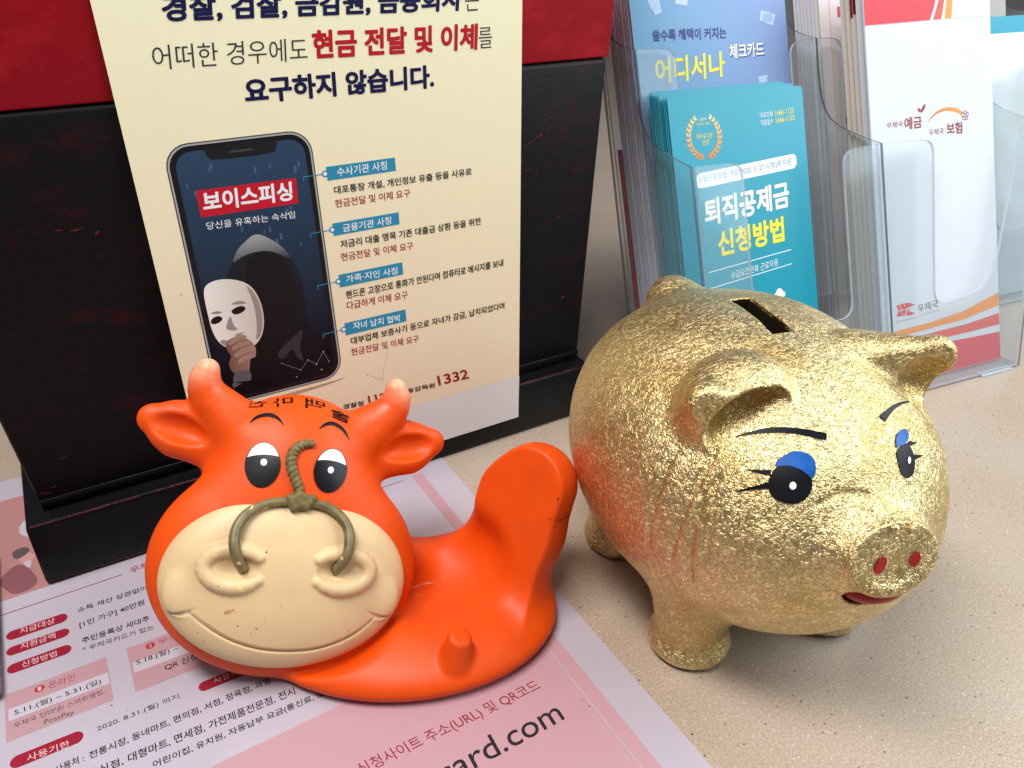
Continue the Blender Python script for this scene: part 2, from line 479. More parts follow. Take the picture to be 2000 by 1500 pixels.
PIG = {
 'eye_near': [(-32.9,73.2,130.9),(-36.5,75.0,127.2),(-37.8,78.0,123.4),(-36.0,81.2,121.3),(-31.9,84.4,120.8),(-26.9,85.9,122.2),(-23.3,84.6,125.4),(-21.8,81.9,128.8),(-23.0,78.9,131.0),(-26.7,75.5,132.3),(-30.1,73.8,132.0)],
 'lid_near': [(-33.3,73.2,130.7),(-32.2,71.6,132.6),(-29.1,71.5,134.2),(-25.9,71.4,135.7),(-22.3,72.7,136.1),(-19.3,75.3,135.2),(-18.9,78.3,133.0),(-20.2,80.7,130.5),(-22.0,82.0,128.6),(-23.7,79.0,130.7),(-26.9,76.0,131.7),(-29.9,74.2,131.8)],
 'dot_near': [(-28.1,81.2,126.6),(-28.4,81.6,125.9),(-29.0,81.8,125.5),(-29.7,81.6,125.2),(-30.2,81.2,125.3),(-30.5,80.7,125.7),(-30.5,80.1,126.3),(-30.1,79.7,126.9),(-29.5,79.5,127.3),(-28.9,79.7,127.6),(-28.3,80.1,127.5),(-28.0,80.6,127.1)],
 'eye_far': [(17.0,78.8,133.2),(15.9,81.4,131.2),(15.5,83.9,129.0),(15.8,86.2,126.6),(17.4,87.1,125.2),(20.9,86.2,124.9),(23.6,83.8,126.2),(25.2,81.2,128.0),(25.9,78.2,130.4),(25.8,75.0,133.0),(22.7,76.0,133.5)],
 'lid_far': [(17.2,78.4,133.4),(20.3,73.4,136.2),(24.1,70.9,136.7),(27.6,69.8,136.1),(28.0,71.2,134.9),(27.0,73.6,133.6),(23.1,76.1,133.2),(19.8,77.2,133.6)],
 'dot_far': [(22.3,81.5,129.0),(21.8,82.1,128.7),(21.2,82.5,128.4),(20.7,82.7,128.5),(20.3,82.6,128.7),(20.3,82.2,129.1),(20.5,81.7,129.5),(21.0,81.1,129.9),(21.5,80.6,130.1),(22.1,80.4,130.1),(22.4,80.5,129.8),(22.5,80.9,129.5)],
 'brow_near': [(-42.0,56.9,136.2),(-34.3,59.8,139.1),(-27.1,62.7,140.7),(-20.2,66.2,140.9),(-14.3,69.6,140.4),(-11.0,71.4,139.8)],
 'brow_far': [(17.4,67.3,141.0),(20.6,65.2,141.4),(26.9,61.5,141.4),(32.7,58.7,140.5),(40.2,55.5,138.2)],
 'lash0': [(-35.1,74.0,129.0),(-39.2,71.2,128.5),(-42.4,68.6,128.3)],
 'lash1': [(-36.6,76.9,125.4),(-42.3,74.2,123.3),(-47.8,71.6,120.7)],
 'lash2': [(26.1,75.3,132.7),(28.7,74.8,131.9),(31.3,74.1,131.2)],
 'lash3': [(25.0,80.1,129.1),(28.1,79.2,128.4),(31.8,78.1,127.4)],
}
PIG_FOLDS = [
 ([(-22.1,88.4,121.8),(-21.4,94.8,112.9),(-22.8,98.9,102.7),(-20.9,101.8,92.9),(-15.4,103.7,87.8)], 1.3),
 ([(18.1,88.4,121.8),(17.4,94.8,112.9),(18.8,98.9,102.7),(16.9,101.8,92.9),(11.4,103.7,87.8)], 1.3),
 ([(-21.8,88.5,121.8),(-13.4,88.4,125.0),(-3.3,90.4,124.4),(5.7,93.7,120.0)], 0.8),
 ([(-50.3,56.1,130.4),(-55.4,59.0,123.3),(-61.9,61.1,111.9),(-66.5,62.5,96.6),(-67.3,62.4,82.8)], 1.1),
 ([(46.3,56.1,130.4),(51.4,59.0,123.3),(57.9,61.1,111.9),(62.5,62.5,96.6),(63.3,62.4,82.8)], 1.1),
 ([(-51.4,64.2,123.6),(-57.6,65.5,114.3),(-61.6,67.3,103.5),(-63.2,69.0,90.3),(-61.2,70.6,77.1)], 1.0),
 ([(47.4,64.2,123.6),(53.6,65.5,114.3),(57.6,67.3,103.5),(59.2,69.0,90.3),(57.2,70.6,77.1)], 1.0),
 ([(-58.9,43.8,129.0),(-66.3,47.3,117.2),(-71.7,50.1,101.5),(-73.0,51.4,83.2)], 0.7),
 ([(54.9,43.8,129.0),(62.3,47.3,117.2),(67.7,50.1,101.5),(69.0,51.4,83.2)], 0.7),
 ([(-55.1,69.7,113.2),(-58.3,72.1,102.7),(-58.7,74.9,91.6)], 0.7),
 ([(51.1,69.7,113.2),(54.3,72.1,102.7),(54.7,74.9,91.6)], 0.7),
]

# ------------------------------------------------------------------ solid modelling with distance fields (millimetres)
def A3(*a):
    return np.array(a, float)
def ell(p, c, r, M=None):
    q = p - A3(*c)
    if M is not None:
        q = q @ M.T
    r = A3(*r)
    k0 = np.sqrt(((q / r) ** 2).sum(1)) + 1e-9
    k1 = np.sqrt(((q / r ** 2) ** 2).sum(1)) + 1e-9
    return k0 * (k0 - 1) / k1
def cap(p, a, b, r1, r2=None):
    r2 = r1 if r2 is None else r2
    a, b = A3(*a), A3(*b)
    d = b - a
    t = np.clip(((p - a) @ d) / (d @ d), 0, 1)
    return np.sqrt(((p - a - t[:, None] * d) ** 2).sum(1)) - (r1 + (r2 - r1) * t)
def chain(p, pts, rs):
    d = None
    for i in range(len(pts) - 1):
        e = cap(p, pts[i], pts[i + 1], rs[i], rs[i + 1])
        d = e if d is None else np.minimum(d, e)
    return d
def smin(a, b, k):
    h = np.clip(.5 + .5 * (b - a) / k, 0, 1)
    return b + (a - b) * h - k * h * (1 - h)
def smax(a, b, k):
    return -smin(-a, -b, k)
def plane(p, o, n):
    n = A3(*n)
    n = n / np.linalg.norm(n)
    return (p - A3(*o)) @ n
def lumps(p, s, seed=0):
    rg = np.random.default_rng(seed)
    v = 0
    for i in range(7):
        k = rg.normal(size=3)
        k *= (1 + .8 * rg.random()) / np.linalg.norm(k) / s
        v = v + np.sin(p @ k + rg.random() * 7 + 1.5 * np.sin(p @ np.roll(k, 1) * .7))
    return v / 7

def grad(f, V, e=.25):
    g = np.empty_like(V)
    for i in range(3):
        d = np.zeros(3)
        d[i] = e
        g[:, i] = (f(V + d) - f(V - d)) / (2 * e)
    return g

def nets(f, lo, hi, h):
    """surface nets of f = 0 on a grid of step h: vertices, quads, vertex normals"""
    lo = A3(*lo)
    M = np.ceil((A3(*hi) - lo) / h / 4).astype(int)
    n = M * 4 + 1
    ax = [lo[i] + h * 4 * np.arange(M[i] + 1) for i in range(3)]
    G = np.stack(np.meshgrid(*ax, indexing='ij'), -1).reshape(-1, 3)
    Dc = f(G).reshape(M + 1)
    mn = np.full(M, 1e9)
    for a in (0, 1):
        for b in (0, 1):
            for c in (0, 1):
                mn = np.minimum(mn, np.abs(Dc[a:M[0] + a, b:M[1] + b, c:M[2] + c]))
    act = mn < h * 4 * 1.9 + 2
    D = Dc[:-1, :-1, :-1]
    D = D.repeat(4, 0).repeat(4, 1).repeat(4, 2)
    D = np.pad(D, ((0, 1),) * 3, mode='edge')
    m4 = act.repeat(4, 0).repeat(4, 1).repeat(4, 2)
    mk = np.zeros(n, bool)
    for a in (0, 1):
        for b in (0, 1):
            for c in (0, 1):
                mk[a:n[0] - 1 + a, b:n[1] - 1 + b, c:n[2] - 1 + c] |= m4
    I = np.argwhere(mk)
    P = lo + I * h
    val = np.concatenate([f(P[i:i + 400000]) for i in range(0, len(P), 400000)])
    D[mk] = val
    S = D < 0
    cnt = np.zeros(n - 1, int)
    for a in (0, 1):
        for b in (0, 1):
            for c in (0, 1):
                cnt += S[a:n[0] - 1 + a, b:n[1] - 1 + b, c:n[2] - 1 + c]
    cells = np.argwhere((cnt > 0) & (cnt < 8))
    idx = np.full(n - 1, -1)
    idx[tuple(cells.T)] = np.arange(len(cells))
    acc = np.zeros((len(cells), 3))
    num = np.zeros(len(cells))
    cor = [(a, b, c) for a in (0, 1) for b in (0, 1) for c in (0, 1)]
    for i in cor:
        for j in cor:
            if sum(j) - sum(i) == 1 and all(y >= x for x, y in zip(i, j)):
                ci, cj = cells + i, cells + j
                di, dj = D[tuple(ci.T)], D[tuple(cj.T)]
                x = (di < 0) != (dj < 0)
                t = np.where(x, di / np.where(di == dj, 1, di - dj), 0)
                acc += np.where(x[:, None], np.array(i) + t[:, None] * (np.array(j) - np.array(i)), 0)
                num += x
    V = lo + h * (cells + acc / num[:, None])
    Q = []
    for a in range(3):
        b, c = (a + 1) % 3, (a + 2) % 3
        s0 = [slice(None)] * 3
        s1 = [slice(None)] * 3
        s0[a], s1[a] = slice(0, -1), slice(1, None)
        E = np.argwhere(S[tuple(s0)] != S[tuple(s1)])
        E = E[(E[:, b] > 0) & (E[:, c] > 0) & (E[:, b] < n[b] - 1) & (E[:, c] < n[c] - 1)]
        db, dc = np.eye(3, dtype=int)[b], np.eye(3, dtype=int)[c]
        q = np.stack([idx[tuple((E - db - dc).T)], idx[tuple((E - dc).T)], idx[tuple(E.T)], idx[tuple((E - db).T)]], 1)
        inside = S[tuple(E.T)]
        q[~inside] = q[~inside][:, ::-1]
        Q.append(q)
    Q = np.concatenate(Q)
    Q = Q[(Q >= 0).all(1)]
    for _ in range(2):
        g = grad(f, V)
        V = V - np.clip(f(V), -h, h)[:, None] * g / np.maximum((g ** 2).sum(1), .25)[:, None]
    g = grad(f, V, .4)
    N = g / (np.linalg.norm(g, axis=1)[:, None] + 1e-9)
    return V, Q, N

def split(V, Q, N, lab):
    """cut one skin into its parts: lab gives the part number of each vertex"""
    fl = lab[Q[:, 0]]
    out = {}
    for k in np.unique(fl):
        q = Q[fl == k]
        u, inv = np.unique(q, return_inverse=True)
        out[int(k)] = (V[u], inv.reshape(q.shape), N[u], u)
    return out

def snap(f, P, off, it=6):
    """move points onto the skin f = off"""
    P = np.array(P, float)
    for _ in range(it):
        g = grad(f, P)
        P = P - np.clip(f(P) - off, -3, 3)[:, None] * g / np.maximum((g ** 2).sum(1), .25)[:, None]
    return P

def drop(f, P, d, off, far=60):
    """slide points along -d until they meet the skin f = off"""
    P = np.array(P, float)
    d = A3(*d) / np.linalg.norm(d)
    P = P + d * far
    for _ in range(60):
        P = P - d * np.clip(f(P) - off, -4, 6)[:, None] * .8
    return P

def disc(pts, rings=7):
    """filled star shaped outline as rings round its middle (points of any dimension)"""
    pts = np.array(pts, float)
    c = pts.mean(0)
    n = len(pts)
    V = [c]
    F = []
    for r in range(1, rings + 1):
        V += list(c + (pts - c) * r / rings)
    for i in range(n):
        j = (i + 1) % n
        F.append((0, 1 + i, 1 + j))
        for r in range(1, rings):
            a, b = 1 + (r - 1) * n, 1 + r * n
            F.append((a + i, b + i, b + j, a + j))
    return np.array(V), F

def dense(pts, n, closed=True):
    """n points spread evenly along a polyline, smoothed through its corners"""
    pts = np.array(pts, float)
    if closed:
        pts = np.vstack([pts, pts[:1]])
    for _ in range(2):
        o = []
        for a, b in zip(pts, pts[1:]):
            o += [.75 * a + .25 * b, .25 * a + .75 * b]
        pts = np.array(o + [o[0]]) if closed else np.array([pts[0]] + o + [pts[-1]])
    s = np.r_[0, np.cumsum(np.linalg.norm(np.diff(pts, axis=0), axis=1))]
    t = np.linspace(0, s[-1], n, endpoint=not closed)
    return np.stack([np.interp(t, s, pts[:, i]) for i in range(pts.shape[1])], 1)

def ribbon(f, path, widths, off, n=24, m=4):
    """a painted stroke lying on the skin f"""
    P = snap(f, dense(path, n, False), off)
    w = np.interp(np.linspace(0, 1, n), np.linspace(0, 1, len(widths)), widths)
    T = np.gradient(P, axis=0)
    T /= np.linalg.norm(T, axis=1)[:, None]
    g = grad(f, P)
    B = np.cross(g, T)
    B /= np.linalg.norm(B, axis=1)[:, None]
    V = np.concatenate([P + B * (w * (j / m - .5))[:, None] for j in range(m + 1)])
    V = snap(f, V, off)
    F = [(j * n + i, j * n + i + 1, (j + 1) * n + i + 1, (j + 1) * n + i) for j in range(m) for i in range(n - 1)]
    return V, F

def tube(path, rad, n=14, twist=0, lump=0, lobes=3, close=True):
    """a cord along path; twist and lump give it the look of laid rope"""
    P = np.array(path, float)
    k = len(P)
    r = np.interp(np.linspace(0, 1, k), np.linspace(0, 1, len(rad)), rad)
    T = np.gradient(P, axis=0)
    T /= np.linalg.norm(T, axis=1)[:, None]
    u = np.cross(T[0], A3(.3, .5, .81))
    V = []
    L = np.r_[0, np.cumsum(np.linalg.norm(np.diff(P, axis=0), axis=1))]
    for i in range(k):
        u = u - T[i] * (u @ T[i])
        u /= np.linalg.norm(u)
        w = np.cross(T[i], u)
        for j in range(n):
            a = 2 * math.pi * j / n
            rr = r[i] * (1 + lump * abs(math.sin(lobes * .5 * (a - twist * L[i]))))
            V.append(P[i] + rr * (math.cos(a) * u + math.sin(a) * w))
    F = [(i * n + j, i * n + (j + 1) % n, (i + 1) * n + (j + 1) % n, (i + 1) * n + j) for i in range(k - 1) for j in range(n)]
    if close:
        V += [P[0], P[-1]]
        F += [(len(V) - 2, (j + 1) % n, j) for j in range(n)]
        F += [(len(V) - 1, (k - 1) * n + j, (k - 1) * n + (j + 1) % n) for j in range(n)]
    return np.array(V), F

# ------------------------------------------------------------------ ox figure of orange vinyl
OO = A3(45.2, 286.2, 55.0)
_hd = -OO[:2] / np.linalg.norm(OO[:2])
_e, _ro = R(30), R(16.5)
ON = A3(_hd[0] * math.cos(_e), _hd[1] * math.cos(_e), math.sin(_e))
_r0 = A3(-_hd[1], _hd[0], 0)
_u0 = np.cross(ON, _r0)
OR_ = _r0 * math.cos(_ro) - _u0 * math.sin(_ro)
OU = _u0 * math.cos(_ro) + _r0 * math.sin(_ro)
OM = np.stack([OR_, OU, ON])
OO = OO + 3.0 * OR_
def head_to_world(q):
    return np.asarray(q, float) @ OM + OO
def world_to_head(p):
    return (p - OO) @ OM.T

def ox_cream(q):
    d = ell(q, (0, -1, -11), (55.8, 40.6, 15))
    return d
def cream_z(x, y):
    return -11 + 15 * np.sqrt(np.maximum(0, 1 - (x / 55.8) ** 2 - ((y + 1) / 40.6) ** 2))
def ox_parts(p):
    q = world_to_head(p)
    cran = ell(q, (0, 45, -35), (42, 41.5, 28.5))
    muz = ell(q, (0, 3.6, -22), (62.5, 52.8, 21))
    head = smin(cran, muz, 10)
    horn, ear = [], []
    for s in (-1, 1):
        hp = dense([(s * 26, 64, -31), (s * 37, 75, -30), (s * 44.5, 82, -28), (s * 46.8, 88.5, -26), (s * 45, 94, -24)], 9, False)
        hr = np.interp(np.linspace(0, 1, 9), [0, .35, .7, 1], [14.5, 10.8, 7.5, 5.2])
        hd_ = cap(q, hp[0], hp[1], hr[0], hr[1])
        for i in range(1, 8):
            hd_ = smin(hd_, cap(q, hp[i], hp[i + 1], hr[i], hr[i + 1]), 3)
        horn.append(hd_)
        qq = q * A3(1, 1, 1.75) + A3(0, 0, 32 * .75)
        e_ = cap(qq, (s * 42, 60, -32), (s * 56, 65, -32), 13, 12.8)
        e_ = smin(e_, cap(qq, (s * 56, 65, -32), (s * 67.5, 68.5, -32), 12.8, 7), 5) / 1.45
        ca = math.radians(s * 14)
        Mx = np.array([[math.cos(ca), math.sin(ca), 0], [-math.sin(ca), math.cos(ca), 0], [0, 0, 1]])
        e_ = smax(e_, -ell(q, (s * 55.5, 64.8, -22), (16, 7.4, 8.5), Mx), 2.2)
        ear.append(e_)
    # hand shaped body: a shallow dish on the table with a thumb standing up from it
    ax = np.array([[-.88, .475, 0], [-.475, -.88, 0], [0, 0, 1]])
    dish = ell(p, (103, 286, 7), (78, 54.5, 16), ax)
    thumb = cap(p, (148, 271, 14), (166, 273, 44), 25, 21)
    thumb = smin(thumb, cap(p, (166, 273, 44), (175, 275.5, 68), 21, 21.3), 6)
    thumb = smin(thumb, cap(p, (156, 288, 18), (165, 286, 60), 17, 15.5), 10)
    thumb = smin(thumb, cap(p, (146, 308, 5), (158, 290, 24), 12, 15), 16)
    thumb = smax(thumb, plane(p, (167.5, 273, 72), (-.80, -.36, .40)), 1.6)
    dish = smin(dish, thumb, 14)
    dish = smax(dish, -ell(p, (121, 281, 36), (33, 34, 24)), 9)
    peg = cap(p, (109, 239, 14), (111.5, 239.5, 25), 8.4, 6.0)
    peg = smax(peg, plane(p, (111.5, 239.5, 28.5), (.2, -.3, .93)), 2)
    dish = smin(dish, peg, 2.5)
    neck = cap(p, tuple(head_to_world((8, 14, -42))), (104, 306, 14), 24, 15)
    dish = smin(dish, neck, 14)
    cyl = (np.sqrt((q[:, 0] / 59) ** 2 + (q[:, 1] / 46) ** 2) - 1) * 48
    dish = smax(dish, -np.maximum(cyl, -(q[:, 2] + 20)), 3)
    return head, horn, ear, dish, thumb
def ox_skin(p):
    head, horn, ear, dish, thumb = ox_parts(p)
    d = head
    for h_ in horn:
        d = smin(d, h_, 5)
    for e_ in ear:
        d = smin(d, e_, 4)
    d = smin(d, dish, 4)
    return smax(d, -(p[:, 2] - .6), 1.5)
def ox_face(q):
    return np.minimum(ox_skin(head_to_world(q)), ox_cream(q))

def build_ox():
    root = thing('ox_figurine', 'orange vinyl ox with cream muzzle, rope nose ring and raised thumb', 'figurine', (.115, .30, 0))
    m_or = mat('orange_vinyl', (.74, .073, .002), .46, spec=.30, noise=.06, nscale=60)
    m_or.node_tree.nodes['Principled BSDF'].inputs['Subsurface Weight'].default_value = .06
    m_or.node_tree.nodes['Principled BSDF'].inputs['Subsurface Radius'].default_value = (.004, .001, .0005)
    # horns: sprayed from orange to a pale pink tip, with an orange chip in the paint at the very end
    m_h, t, b = new_mat('horn_vinyl')
    at = t.nodes.new('ShaderNodeAttribute')
    at.attribute_name = 'tip'
    rp = t.nodes.new('ShaderNodeValToRGB')
    el = rp.color_ramp.elements
    el[0].position, el[0].color = .56, (.74, .073, .002, 1)
    el[1].position, el[1].color = .955, (.86, .40, .24, 1)
    e2 = el.new(.975)
    e2.color = (.88, .56, .42, 1)
    e3 = el.new(.99)
    e3.color = (.75, .13, .01, 1)
    t.links.new(at.outputs['Fac'], rp.inputs[0])
    t.links.new(rp.outputs[0], b.inputs['Base Color'])
    b.inputs['Roughness'].default_value = .42
    m_cr = mat('cream_vinyl', (.69, .50, .275), .44, spec=.4, noise=.07, nscale=45)
    m_bk = mat('black_paint', (.004, .004, .006), .3, spec=.22)
    m_wh = mat('white_paint', (.78, .78, .82), .3)
    m_ol = mat('olive_rope_paint', (.155, .125, .05), .5, noise=.35, nscale=320, bump=.3)
    m_ri, t, b = new_mat('chipped_olive_paint')
    co = t.nodes.new('ShaderNodeTexCoord')
    nz = t.nodes.new('ShaderNodeTexNoise')
    nz.inputs['Scale'].default_value, nz.inputs['Detail'].default_value = 150, 5
    rp = t.nodes.new('ShaderNodeValToRGB')
    el = rp.color_ramp.elements
    el[0].position, el[0].color = .30, (.085, .070, .028, 1)
    el[1].position, el[1].color = .655, (.66, .56, .30, 1)
    el.new(.5).color = (.17, .14, .058, 1)
    el.new(.635).color = (.20, .165, .07, 1)
    t.links.new(co.outputs['Object'], nz.inputs['Vector'])
    t.links.new(nz.outputs[0], rp.inputs[0])
    t.links.new(rp.outputs[0], b.inputs['Base Color'])
    b.inputs['Roughness'].default_value = .42
    V, Q, N = nets(ox_skin, (-32, 205, -2), (205, 385, 150), 1.25)
    q = world_to_head(V)
    head, horn, ear, dish, thumb = ox_parts(V)
    ds = np.stack([np.minimum(head, dish), horn[0], horn[1], ear[0], ear[1], thumb + 2])
    lab = np.argmin(ds, 0)
    dist_up = q[:, 1]
    lab[((lab == 1) | (lab == 2)) & (q[:, 1] < 76)] = 0
    lab[((lab == 3) | (lab == 4)) & (np.abs(q[:, 0]) < 41)] = 0
    lab[(lab == 5) & (V[:, 2] < 30)] = 0
    names = {0: 'body', 1: 'horn', 2: 'horn', 3: 'ear', 4: 'ear', 5: 'thumb'}
    for k, (v, f, n, u) in split(V, Q, N, lab).items():
        tip = np.clip((q[u, 1] + .35 * np.abs(q[u, 0]) - 80) / 36, 0, 1) if k in (1, 2) else None
        obj(names[k], v / 1000, f, m_h if k in (1, 2) else m_or, root, True, n, {'tip': tip} if tip is not None else None)
    # mould seam on the thumb, a nick of ink and pale scuffs in the hollow
    for pts, w_, nm, m_ in (([(169, 256, 62), (176, 257, 59.5), (184, 262, 57.5), (191, 271, 57)], [.2, .7, .7, .6, .2], 'mould_seam', mat('seam_paint', (.36, .022, .002), .5)),
                           ([(170, 253, 75), (171.5, 254, 73)], [.5, .9, .4], 'ink_nick', m_bk),
                           ([(104, 293, 15), (112, 291.5, 15), (123, 290, 15)], [.2, 1.2, .5, 1.6, .3], 'scuff', mat('pale_scuff', (.74, .20, .10), .3)),
                           ([(107, 287, 15), (113, 284, 15)], [.2, .9, .2], 'scuff', bpy.data.materials['pale_scuff'] if 'pale_scuff' in bpy.data.materials else m_or)):
        v, f = ribbon(ox_skin, pts, w_, .15)
        obj(nm, v / 1000, f, m_, root, True)
    # muzzle: cream disc with open nostril rings, smile line and cheek folds
    def nos(s, q):
        cx, cy = s * 23.5, 6.0
        pts = []
        for a in np.linspace(38, 322, 16):
            x = cx + s * -1 * 13.2 * math.cos(math.radians(a)) * -1 * -1
            y = cy + 8.2 * math.sin(math.radians(a))
            pts.append((x, y, cream_z(x, y) - .3))
        return pts
    sm = dense([(-41, -14.5), (-34, -20), (-23.5, -26.5), (-10, -30.8), (3, -31.8), (16, -31), (28, -27), (36, -22), (41.5, -16.5)], 30, False)
    smile = [(x, y, cream_z(x, y) + .1) for x, y in sm]
    nl = [nos(-1, None), nos(1, None)]
    def muzzle(q):
        d = ox_cream(q)
        for s, pts in zip((-1, 1), nl):
            d = smax(d, -ell(q, (s * 22, 6, cream_z(s * 22, 6) + .5), (9, 5, 3.2)), 2)
            d = smin(d, chain(q, pts, np.interp(np.linspace(0, 1, len(pts)), [0, .15, .85, 1], [2.4, 3.6, 3.6, 2.4])), 1.0)
        for s in (-1, 1):
            d = smin(d, ell(q, (s * 45.5, -7, cream_z(s * 45.5, -7) - 2.6), (7, 9.5, 3.6)), 3)
            fold = [(s * 38, -13, 0), (s * 41.5, -15.4, 0), (s * 45, -16.2, 0), (s * 48.5, -15.2, 0)]
            fold = [(x, y, cream_z(x, y) + .6) for x, y, z in fold]
            d = smax(d, -chain(q, fold, [.5, 1.1, 1.0, .4]), .8)
        d = smax(d, -chain(q, smile, np.interp(np.linspace(0, 1, 30), [0, .1, .9, 1], [.5, .95, .95, .5])), .7)
        return d
    fm = lambda w: muzzle(world_to_head(w))
    c = head_to_world((0, 0, -10))
    lo, hi = c - 66, c + 66
    # cut away everything behind the face so that only the disc is built
    fm2 = lambda w: np.maximum(fm(w), -(world_to_head(w)[:, 2] + 17))
    V, Q, N = nets(fm2, lo, hi, .8)
    mu = obj('muzzle', V / 1000, Q, m_cr, root, True, N)
    P = drop(muzzle, np.c_[sm, np.zeros(len(sm))], (0, 0, 1), .12, 40)
    v, f = ribbon(muzzle, P, [.2, .55, .6, .6, .55, .2], .12, 48, 2)
    obj('smile_line', head_to_world(v) / 1000, f, mat('smile_groove_shade', (.30, .13, .06), .5), mu)  # dark ribbon paints shade into the groove to deepen it
    def on_face(xy, off=.35):
        xy = np.asarray(xy, float)
        P = drop(ox_face, np.c_[xy, np.zeros(len(xy))], (0, 0, 1), off)
        return P
    m_st = mat('brown_stain', (.52, .30, .12), .5, noise=.2, nscale=300)
    m_sp = mat('dark_speck', (.10, .06, .03), .5)
    m_ye = mat('yellowed_vinyl', (.80, .62, .22), .45)
    rg = random.Random(8)
    def fleck(x, y, r_, m, nm, sq=1.0):
        pts = [(a_ * (1 + .35 * rg.random()) , b_) for a_, b_ in circ(0, 0, r_, r_ * sq, 14, rg.random() * 3)]
        pts = [(x + a_ + rg.uniform(-.15, .15) * r_, y + b_ + rg.uniform(-.15, .15) * r_) for a_, b_ in pts]
        v, f = disc(pts, 3)
        v = drop(muzzle, np.c_[v[:, :2], np.zeros(len(v))], (0, 0, 1), .06, 40)
        obj(nm, head_to_world(v) / 1000, f, m, mu, True)
    for x, y, r_ in ((-24.5, -13.5, 1.5), (-22.3, -12.6, .9), (-33, -28, .5)):
        fleck(x, y, r_, m_st, 'stain', .7)
    for x, y, r_ in ((-19.5, -19.6, .42), (-11.5, -20.6, .4), (-8.2, -17.3, .3), (-13.5, -22.8, .28), (5, -24, .25), (17.5, -3, .3), (-2, -10, .25), (30, -22, .3), (12, -28, .25), (-36, -24, .3), (24, 20, .25), (-29.5, -1.6, .35), (-10.7, 13.6, .5), (42, 14, .25)):
        fleck(x, y, r_, m_sp, 'speck', .6)
    for x, y, r_ in ((-32.2, 11.6, 1.2), (-20, -2.4, 1.6)):
        fleck(x, y, r_, m_ye, 'yellow_mark', .5)
    def dec(xy, off, name, m, par, rings=7):
        v, f = disc(xy, rings)
        return obj(name, head_to_world(on_face(v, off)) / 1000, f, m, par, True)
    # eyes
    for s, cx, cy, hx, hy in ((-1, -16.2, 52.0, 1.0, 1.6), (1, 14.9, 51.6, .6, .6)):
        tl = R(-3 * s - 4)
        dec(circ(cx, cy, 7.9, 10.3, 40, tl), .30, 'eye_rim', m_bk, root)
        e = dec(circ(cx, cy + .2, 7.4, 9.8, 40, tl), .42, 'eye', m_wh, root)
        pu = [(x, min(y, cy + 4.6 - .10 * s * (x - cx) - .022 * (x - cx) ** 2)) for x, y in circ(cx, cy, 7.9, 10.3, 64, tl)]
        pu_c = [(x * .999 + cx * .001, y) for x, y in pu]
        dec(pu_c, .60, 'pupil', m_bk, e)
        dec(circ(cx + hx * 1.0 - .6, cy + hy - .4, 1.45, 1.6, 20), .78, 'highlight', m_wh, e, 3)
    fw = lambda P: ox_face(P)
    for pth in ([(-23.9, 70.6), (-20.5, 74.2), (-16, 75.6), (-11.5, 74.4), (-8.2, 70.8)], [(8.0, 70.6), (11.5, 73.6), (15.5, 74), (19.8, 71.6), (23.4, 66.2)]):
        P = on_face(pth)
        v, f = ribbon(fw, P, [.3, 1.5, 2.3, 2.1, 1.2, .2], .35)
        obj('eyebrow', head_to_world(v) / 1000, f, m_bk, root, True)
    # nose ring and the rope that hangs from the forehead to the knot
    arch = dense([(-19.6, 5.2), (-22, 9), (-25, 16), (-25, 24), (-20.5, 31), (-11, 35.8), (1.5, 36.8), (13.5, 35.6), (21, 31.5), (25.2, 25.5), (25.8, 18), (24, 11), (20.8, 6)], 60, False)
    zz = on_face(arch, 0)[:, 2]
    lift = np.interp(np.linspace(0, 1, 60), [0, .04, .10, .2, .35, .5, .65, .8, .9, .96, 1], [-2.5, 1.5, 5.4, 4.0, 2.0, 1.4, 2.0, 4.0, 5.4, 1.5, -2.5])
    zz = np.convolve(np.pad(zz, 3, mode='edge'), np.ones(7) / 7, 'valid') + lift
    v, f = tube(np.c_[arch, zz], [2.4, 2.5, 2.3, 1.9, 2.3, 2.5, 2.4], 16)
    obj('nose_ring', head_to_world(v) / 1000, f, m_ri, root, True)
    rp_ = dense([(6.0, 63.2), (2.6, 63.6), (-2.0, 61.2), (-4.2, 56.5), (-3.0, 50.5), (-.4, 45.5), (1.2, 41.5), (1.5, 38)], 60, False)
    z2 = on_face(rp_, 0)[:, 2]
    z2 = np.convolve(np.pad(z2, 3, mode='edge'), np.ones(7) / 7, 'valid') + .9
    v, f = tube(np.c_[rp_, z2], [1.5, 2.0, 2.1, 2.0, 1.9], 18, 1.25, .34, 2)
    obj('rope', head_to_world(v) / 1000, f, m_ol, root, True)
    kz = float(on_face([(1.5, 37)], 0)[0, 2])
    def knot(q):
        d = ell(q, (1.5, 36.8, kz + 1), (6.4, 4.2, 3.6))
        for i, (a, x0, y0) in enumerate(((.9, -1.8, 1.2), (-.6, 2.6, 1.6), (.3, 0, -2.0), (-1.1, -3.0, -.8), (1.0, 4.6, -.4))):
            c_, s_ = math.cos(a), math.sin(a)
            d = smin(d, cap(q, (1.5 + x0 - 2.6 * c_, 36.8 + y0 - 2.6 * s_, kz + 2.6), (1.5 + x0 + 2.6 * c_, 36.8 + y0 + 2.6 * s_, kz + 2.9), 1.9), .5)
        return d
    V, Q, N = nets(knot, (-10, 28, kz - 6), (12, 46, kz + 9), .45)
    obj('knot', head_to_world(V) / 1000, Q, m_ol, root, True, N @ OM)
    # brush lettering on the crown, written to be read from behind
    parts = []
